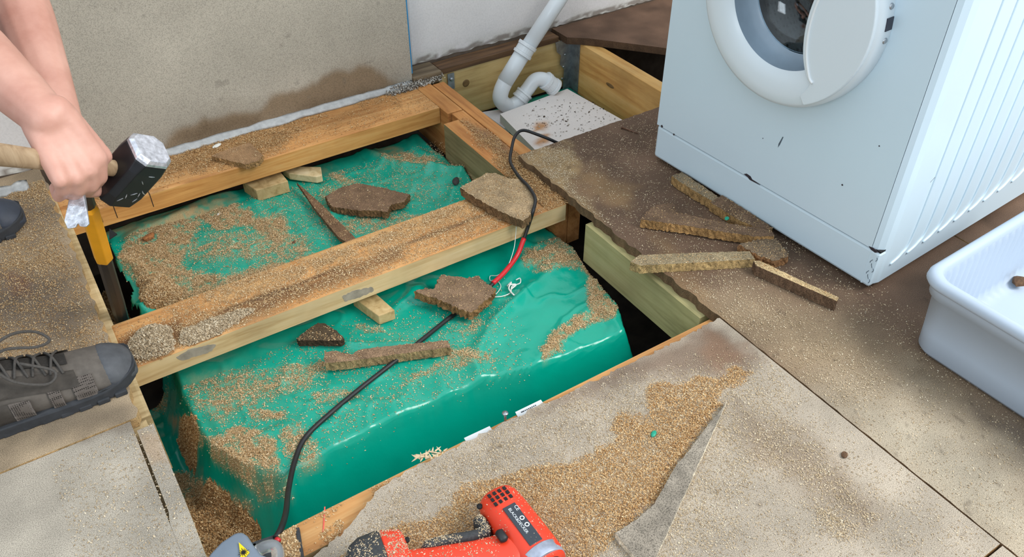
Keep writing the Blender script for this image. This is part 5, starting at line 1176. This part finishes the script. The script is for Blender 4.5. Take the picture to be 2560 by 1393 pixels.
# ---------------------------------------------------------------- sawdust
def flakes(name, mat, pos, size, label, cat='sawdust', tilt=0.5, kind='stuff'):
    n = len(pos)
    if n == 0: return
    a = rng.random(n) * 2 * np.pi; Lh = size * (0.5 + rng.random(n)) * 0.5; Wh = Lh * (0.3 + 0.35 * rng.random(n))
    tz = (rng.random(n) - 0.5) * 2 * tilt; ty = (rng.random(n) - 0.5) * 2 * tilt
    ux = np.stack([np.cos(a) * np.cos(tz), np.sin(a) * np.cos(tz), np.sin(tz)], 1) * Lh[:, None]
    uy = np.stack([-np.sin(a) * np.cos(ty), np.cos(a) * np.cos(ty), np.sin(ty)], 1) * Wh[:, None]
    up = np.stack([np.zeros(n), np.zeros(n), np.abs(np.sin(tz)) * Lh + np.abs(np.sin(ty)) * Wh + 0.0002], 1); c = pos + up
    bow = np.stack([np.zeros(n), np.zeros(n), Wh * 0.7], 1)
    v = np.stack([c - ux - uy, c + ux - uy * 0.6, c + ux * 0.8 + uy, c - ux * 0.9 + uy * 0.8, c + bow], 1).reshape(-1, 3)
    b = (np.arange(n) * 5)[:, None]; tri = np.concatenate([b + np.array([[0, 1, 4]]), b + np.array([[1, 2, 4]]), b + np.array([[2, 3, 4]]), b + np.array([[3, 0, 4]])], 1).reshape(-1, 3)
    me = bpy.data.meshes.new(name); me.vertices.add(len(v)); me.vertices.foreach_set('co', v.astype(np.float32).ravel())
    me.loops.add(tri.size); me.loops.foreach_set('vertex_index', tri.astype(np.int32).ravel()); me.polygons.add(len(tri)); me.polygons.foreach_set('loop_start', np.arange(0, tri.size, 3, dtype=np.int32)); me.update(calc_edges=True)
    o = link(name, me, mat); tag(o, label, cat, None, kind); return o
def scatter(x0, x1, y0, y1, per_m2, df, zf, mask=None, hmax=0.003):
    n = int((x1 - x0) * (y1 - y0) * per_m2); p = np.stack([x0 + (x1 - x0) * rng.random(n), y0 + (y1 - y0) * rng.random(n)], 1)
    if mask is not None: p = p[mask(p)]
    z = zf(p); V = np.concatenate([p, z[:, None]], 1); d = df(proj_np(V), V); k = rng.random(len(p)) < d; V = V[k]; dd = d[k]
    V[:, 2] += rng.random(len(V)) ** 2 * hmax * np.clip(dd, 0, 1); return V
def clump(V, s=60, lo=0.25, hi=0.6): return smooth((fbm(V[:, 0] * s, V[:, 1] * s) - lo) / (hi - lo))
zc = lambda z: (lambda p: np.full(len(p), z))
# on the green sheet
def df_sheet(px, V):
    d = dens(wob(px, V, 40, 12), SHEETD); return np.clip(d * (0.25 + 0.9 * clump(V, 70, 0.3, 0.6)), 0, 1)
inhole = lambda p: (p[:, 0] > -0.02) & (p[:, 0] < 0.96) & ~((p[:, 0] < 0.06) & (p[:, 1] > 1.435)) & ~((p[:, 1] > 1.29) & (p[:, 1] < 1.40)) & (p[:, 1] < 1.84)
V = scatter(-0.02, 0.96, 0.70, 1.84, 800000, df_sheet, lambda p: sheet_z(p[:, 0], p[:, 1]) + 0.0006, inhole, 0.004)
flakes('sawdust', dust_tan, V, 0.0024, 'sawdust scattered over the green sheet in the opening')
# on the middle and rear timbers
def df_mid(px, V):
    q = wob(px, V, 30, 12); d = dens(q, [(MIDDUST, 0.30, 18), ([(480, 745), (700, 665), (700, 690), (520, 760)], 0.5, 10), ([(700, 680), (1000, 570), (1160, 505), (1150, 530), (1000, 590), (720, 700)], 0.8, 12), ([(330, 850), (370, 820), (420, 825), (445, 860), (420, 895), (340, 905)], 1.0, 12), ([(270, 830), (1420, 440), (1420, 540), (340, 920)], 0.12, 10), ([(450, 840), (560, 800), (620, 800), (520, 850), (440, 870)], 0.8, 12)]); return d * (0.3 + 0.8 * clump(V, 60))
V = scatter(0.0, 0.962, 1.274, 1.413, 900000, df_mid, zc(-0.0218), None, 0.004)
flakes('sawdust', dust_tan, V, 0.0023, 'sawdust lying along the top of the middle timber')
def df_far(px, V):
    q = wob(px, V, 30, 12); d = dens(q, [(FARDUST, 0.7, 20), ([(400, 390), (800, 280), (820, 290), (700, 330), (420, 410)], 0.4, 12), ([(150, 540), (1100, 270), (1100, 220), (150, 470)], 0.07, 10), ([(860, 250), (990, 225), (1000, 260), (900, 270)], 0.25, 12)]); return d * (0.35 + 0.8 * clump(V, 60))
V = scatter(0.0, 0.95, 1.835, 1.992, 750000, df_far, zc(-0.0218), None, 0.006)
flakes('sawdust', dust_brown, V, 0.0024, 'sawdust heaped along the wall timber below the grey board')
def df_blk(px, V):
    q = wob(px, V, 30, 10); return dens(q, [([(1235, 400), (1290, 385), (1430, 520), (1380, 545), (1330, 520)], 0.9, 16), ([(1160, 300), (1240, 345), (1300, 410), (1270, 420), (1190, 350)], 0.4, 14)]) * (0.4 + 0.7 * clump(V, 60))
V = scatter(0.919, 0.999, 1.2, 1.786, 900000, df_blk, zc(-0.0215), lambda p: ~((p[:, 1] > 1.27) & (p[:, 1] < 1.442) & (p[:, 0] < 0.90)) & ((p[:, 1] > 1.27)), 0.006)
flakes('sawdust', dust_brown, V, 0.0024, 'sawdust on the timber block beside the brown board')
# on the right-hand board
def df_right(px, V):
    q = wob(px, V, 26, 18); d = dens(q, [([(1285, 392), (1400, 362), (1430, 380), (1420, 430), (1440, 470), (1500, 560), (1450, 530), (1340, 440)], 0.7, 22), ([(1400, 500), (1500, 540), (1600, 640), (1800, 800), (1760, 800), (1560, 620)], 0.45, 22), ([(1640, 680), (1860, 690), (2000, 800), (2250, 950), (2100, 1050), (1850, 860)], 0.22, 60), ([(1300, 380), (1640, 280), (2200, 740), (2560, 1000), (2560, 1393), (1800, 820)], 0.07, 40)]); return d * (0.3 + 0.9 * clump(V, 45))
V = scatter(0.982, 1.6, 0.1, 1.475, 480000, df_right, zc(0.0003), None, 0.002)
flakes('sawdust', dust_grey, V, 0.0021, 'fine sawdust on the brown floor board by the machine')
# front board
def df_front(px, V):
    q = wob(px, V, 30, 26); d = dens(q, [(F1, 0.46, 10)]) * (0.35 + 0.8 * clump(V, 50, 0.2, 0.5)); d = np.maximum(d, dens(q, [(F1b, 0.75, 14)])); return d
ymask = lambda p: p[:, 1] < np.interp(p[:, 0], ex, ey) - 0.003
V = scatter(0.10, 0.97, 0.40, 0.785, 900000, df_front, zc(0.0003), ymask, 0.004)
flakes('sawdust', dust_brown, V, 0.0023, 'drift of brown sawdust across the front floor board')
def df_front2(px, V):
    q = wob(px, V, 30, 26); d = dens(q, [([(840, 1400), (1000, 1190), (1400, 1000), (1640, 940), (1900, 900), (2000, 1000), (1800, 1393)], 0.30, 50), (F3, 0.7, 16), (F2, 0.35, 30), ([(1800, 900), (2560, 1393), (1600, 1393)], 0.09, 60)]); return d * (0.5 + 0.6 * clump(V, 40))
V = scatter(0.10, 0.97, 0.20, 0.785, 700000, df_front2, zc(0.0003), ymask, 0.0015)
flakes('sawdust', dust_grey, V, 0.0020, 'pale sawdust sprinkled over the front floor board')
# left board
def df_left(px, V):
    q = wob(px, V, 26, 18); return np.clip(dens(q, [([(-100, 500), (140, 490), (280, 900), (300, 960), (-100, 960)], 0.28, 30), ([(0, 590), (150, 600), (200, 680), (0, 680)], 0.7, 25), ([(200, 790), (280, 860), (290, 910), (200, 870)], 0.7, 16), ([(0, 430), (130, 440), (150, 500), (0, 520)], 0.8, 20), ([(-50, 820), (120, 830), (150, 880), (-50, 900)], 0.6, 16)]), 0, 1) * (0.35 + 0.8 * clump(V, 45))
V = scatter(-0.30, -0.018, 1.13, 1.99, 620000, df_left, zc(0.0003), None, 0.003)
flakes('sawdust', dust_tan, V, 0.0022, 'sawdust spread over the floor board on the left between the shoes')
V = scatter(-0.16, 0.0, 0.80, 1.10, 160000, lambda px, V: 0.25 + 0 * px[:, 0], zc(0.0003), None, 0.001)
flakes('sawdust', dust_grey, V, 0.0024, 'sparse crumbs on the clean board at the bottom left')
V = scatter(0.09, 0.32, 0.746, 0.80, 500000, lambda px, V: 0.55 * clump(V, 50, 0.4, 0.7), zc(-0.0222), None, 0.002)
flakes('sawdust', dust_tan, V, 0.0026, 'sawdust on the front joist beside the jigsaw')
# dark crumbs on the plasterboard and at the wall foot
V = scatter(1.18, 1.50, 1.50, 1.95, 7000, lambda px, V: dens(px, [([(1300, 285), (1410, 235), (1550, 300), (1480, 330), (1340, 350), (1300, 310)], 0.7, 20)]), zc(-0.1398), None, 0.001)
flakes('crumbs', crumb_dark, V, 0.0045, 'dark crumbs scattered on the white plasterboard offcut', 'crumbs')
V = scatter(0.86, 1.05, 1.955, 2.0, 500000, lambda px, V: dens(px, [([(960, 235), (1000, 205), (1050, 185), (1110, 190), (1050, 215), (1010, 235)], 0.9, 10)]), zc(-0.021), None, 0.012)
flakes('crumbs', crumb_grey, V, 0.0050, 'grey plaster crumbs where the grey board meets the white wall', 'crumbs', tilt=1.0)

# heaps with real height, flakes lying on them
def heap(px, z0, h_, label, mat=dust_tan, zf=None, n=26000, size=0.0032, lump=0.3):
    c = sum((P(a, b, z0) for a, b in px), Vector()) / len(px); poly = [tuple(P(a, b, z0)[:2]) for a, b in px]
    arr = np.array(poly); lo_, hi_ = arr.min(0), arr.max(0); m = 46
    X, Y = np.meshgrid(np.linspace(lo_[0], hi_[0], m), np.linspace(lo_[1], hi_[1], m), indexing='ij'); pts = np.stack([X.ravel(), Y.ravel()], 1)
    def hz_(p):
        p = p + 0.022 * np.stack([fbm(p[:, 0] * 45, p[:, 1] * 45) - 0.5, fbm(p[:, 0] * 45 + 9, p[:, 1] * 45 + 4) - 0.5], 1)
        d = polydist(p, poly); ins = inpoly(p, poly); md = 0.5 * min(hi_ - lo_)
        hh = h_ * np.where(ins, np.sqrt(np.clip(d / md, 0, 1)), 0) * (1 - lump + 2 * lump * fbm(p[:, 0] * 70, p[:, 1] * 70)); return hh, ins
    hh, ins = hz_(pts); base = zf(pts) if zf else np.full(len(pts), z0)
    V = np.concatenate([pts, (base + hh)[:, None]], 1); idx = np.arange(m * m).reshape(m, m); ok = ins.reshape(m, m)
    kf = ok[:-1, :-1] | ok[1:, :-1] | ok[1:, 1:] | ok[:-1, 1:]
    V[:, 2] -= np.where(ins, 0, 0.002)
    q = np.stack([idx[:-1, :-1], idx[1:, :-1], idx[1:, 1:], idx[:-1, 1:]], -1)[kf]
    o = frompy('sawdust_heap', V, [tuple(r) for r in q], plain('heap_core_' + str(len(MATS)), lin(158, 116, 72), 0.95, 0, 0.35, 400, 0.5), None, True); tag(o, label, 'sawdust heap')
    p = lo_ + (hi_ - lo_) * rng.random((int(n), 2)); hh, ins = hz_(p); k = ins; p = p[k]; base = zf(p) if zf else np.full(len(p), z0)
    W = np.concatenate([p, (base + hh[k] + rng.random(k.sum()) * 0.002)[:, None]], 1)
    f_ = flakes('sawdust', mat, W, size, None, None, 0.9); f_.parent = o
    return o
heap([(328, 852), (350, 832), (378, 818), (418, 822), (446, 855), (436, 882), (405, 897), (345, 905), (322, 890)], -0.0222, 0.016, 'rounded heap of pale sawdust on the left end of the middle timber', dust_grey, None, 9000)
heap([(455, 832), (520, 803), (600, 776), (645, 776), (570, 828), (480, 866), (450, 856)], -0.0222, 0.006, 'low drift of pale sawdust beside the rounded heap on the middle timber', dust_grey, None, 9000)
heap([(215, 770), (250, 700), (300, 735), (330, 800), (280, 840), (230, 830)], -0.30, 0.04, 'crumbled chipboard on the ground beside the foot of the pry bar', dust_brown, lambda p: -0.36 + 0.03 * fbm(p[:, 0] * 6, p[:, 1] * 6), 9000, 0.004)
heap([(345, 700), (395, 690), (445, 705), (450, 735), (420, 756), (360, 762), (342, 735)], -0.11, 0.026, 'cake of packed sawdust on the rear sheet left of the middle timber', dust_tan, lambda p: sheet_z(p[:, 0], p[:, 1]), 8000)
heap([(380, 1190), (440, 1180), (520, 1200), (590, 1245), (645, 1275), (610, 1320), (570, 1393), (520, 1500), (360, 1500)], -0.20, 0.035, 'deep heap of brown sawdust in the near left corner of the opening', dust_brown, lambda p: sheet_z(p[:, 0], p[:, 1]), 42000, 0.0036)
heap([(418, 1036), (455, 1040), (512, 1088), (502, 1116), (470, 1124), (436, 1088)], -0.18, 0.010, 'small drift of sawdust on the slope of the sheet near the shoe', dust_brown, lambda p: sheet_z(p[:, 0], p[:, 1]), 8000)
heap([(690, 1345), (742, 1322), (760, 1393), (756, 1420), (704, 1420)], -0.0215, 0.012, 'sawdust caught in the base plate of the jigsaw', dust_tan, None, 9000, 0.004)
# sawdust that settled on the drill, fragments and shoe
def dust_on(objs, n, mat, size, parent, seed=1):
    rr = np.random.default_rng(seed); pts = []
    bpy.context.view_layer.update()
    for ob in objs:
        me = ob.data; w = ob.matrix_world
        tri = [(p.center, p.area, p.normal) for p in me.polygons]; A = np.array([a * max(0, (w.to_3x3() @ nn).z) ** 1.5 for _, a, nn in tri]); 
        if A.sum() <= 0: continue
        me.calc_loop_triangles(); lt = me.loop_triangles; T = np.array([[list(w @ me.vertices[i].co) for i in t.vertices] for t in lt]); N = np.cross(T[:, 1] - T[:, 0], T[:, 2] - T[:, 0]); A = np.linalg.norm(N, axis=1) / 2; up = np.clip(N[:, 2] / (2 * A + 1e-12), 0, 1)
        pr = A * up ** 1.5; pr /= pr.sum(); k = rr.choice(len(T), int(n / len(objs)), p=pr); r1 = np.sqrt(rr.random(len(k))); r2 = rr.random(len(k))
        q = T[k, 0] * (1 - r1)[:, None] + T[k, 1] * (r1 * (1 - r2))[:, None] + T[k, 2] * (r1 * r2)[:, None]; pts.append(q[fbm(q[:, 0] * 40, q[:, 1] * 40) > 0.38])
    o = flakes('sawdust', mat, np.concatenate(pts), size, None, None, 0.35); child_world(o, parent)
parts = [o for o in drill.children if o.name.split('.')[0] in ('handle', 'battery', 'rubber_grip', 'handle_foot')]
dust_on(parts, 2600, dust_grey, 0.0018, drill); dust_on([o for o in drill.children if o.name.startswith('motor_housing')], 260, dust_grey, 0.0016, drill)
for fr in [o for o in C.objects if o.name.startswith('board_fragment')]:
    ln = fr.get('label', ''); dust_on([fr], 1800 if 'rectangular chip' in ln else 350, dust_tan, 0.0022, fr, 3)
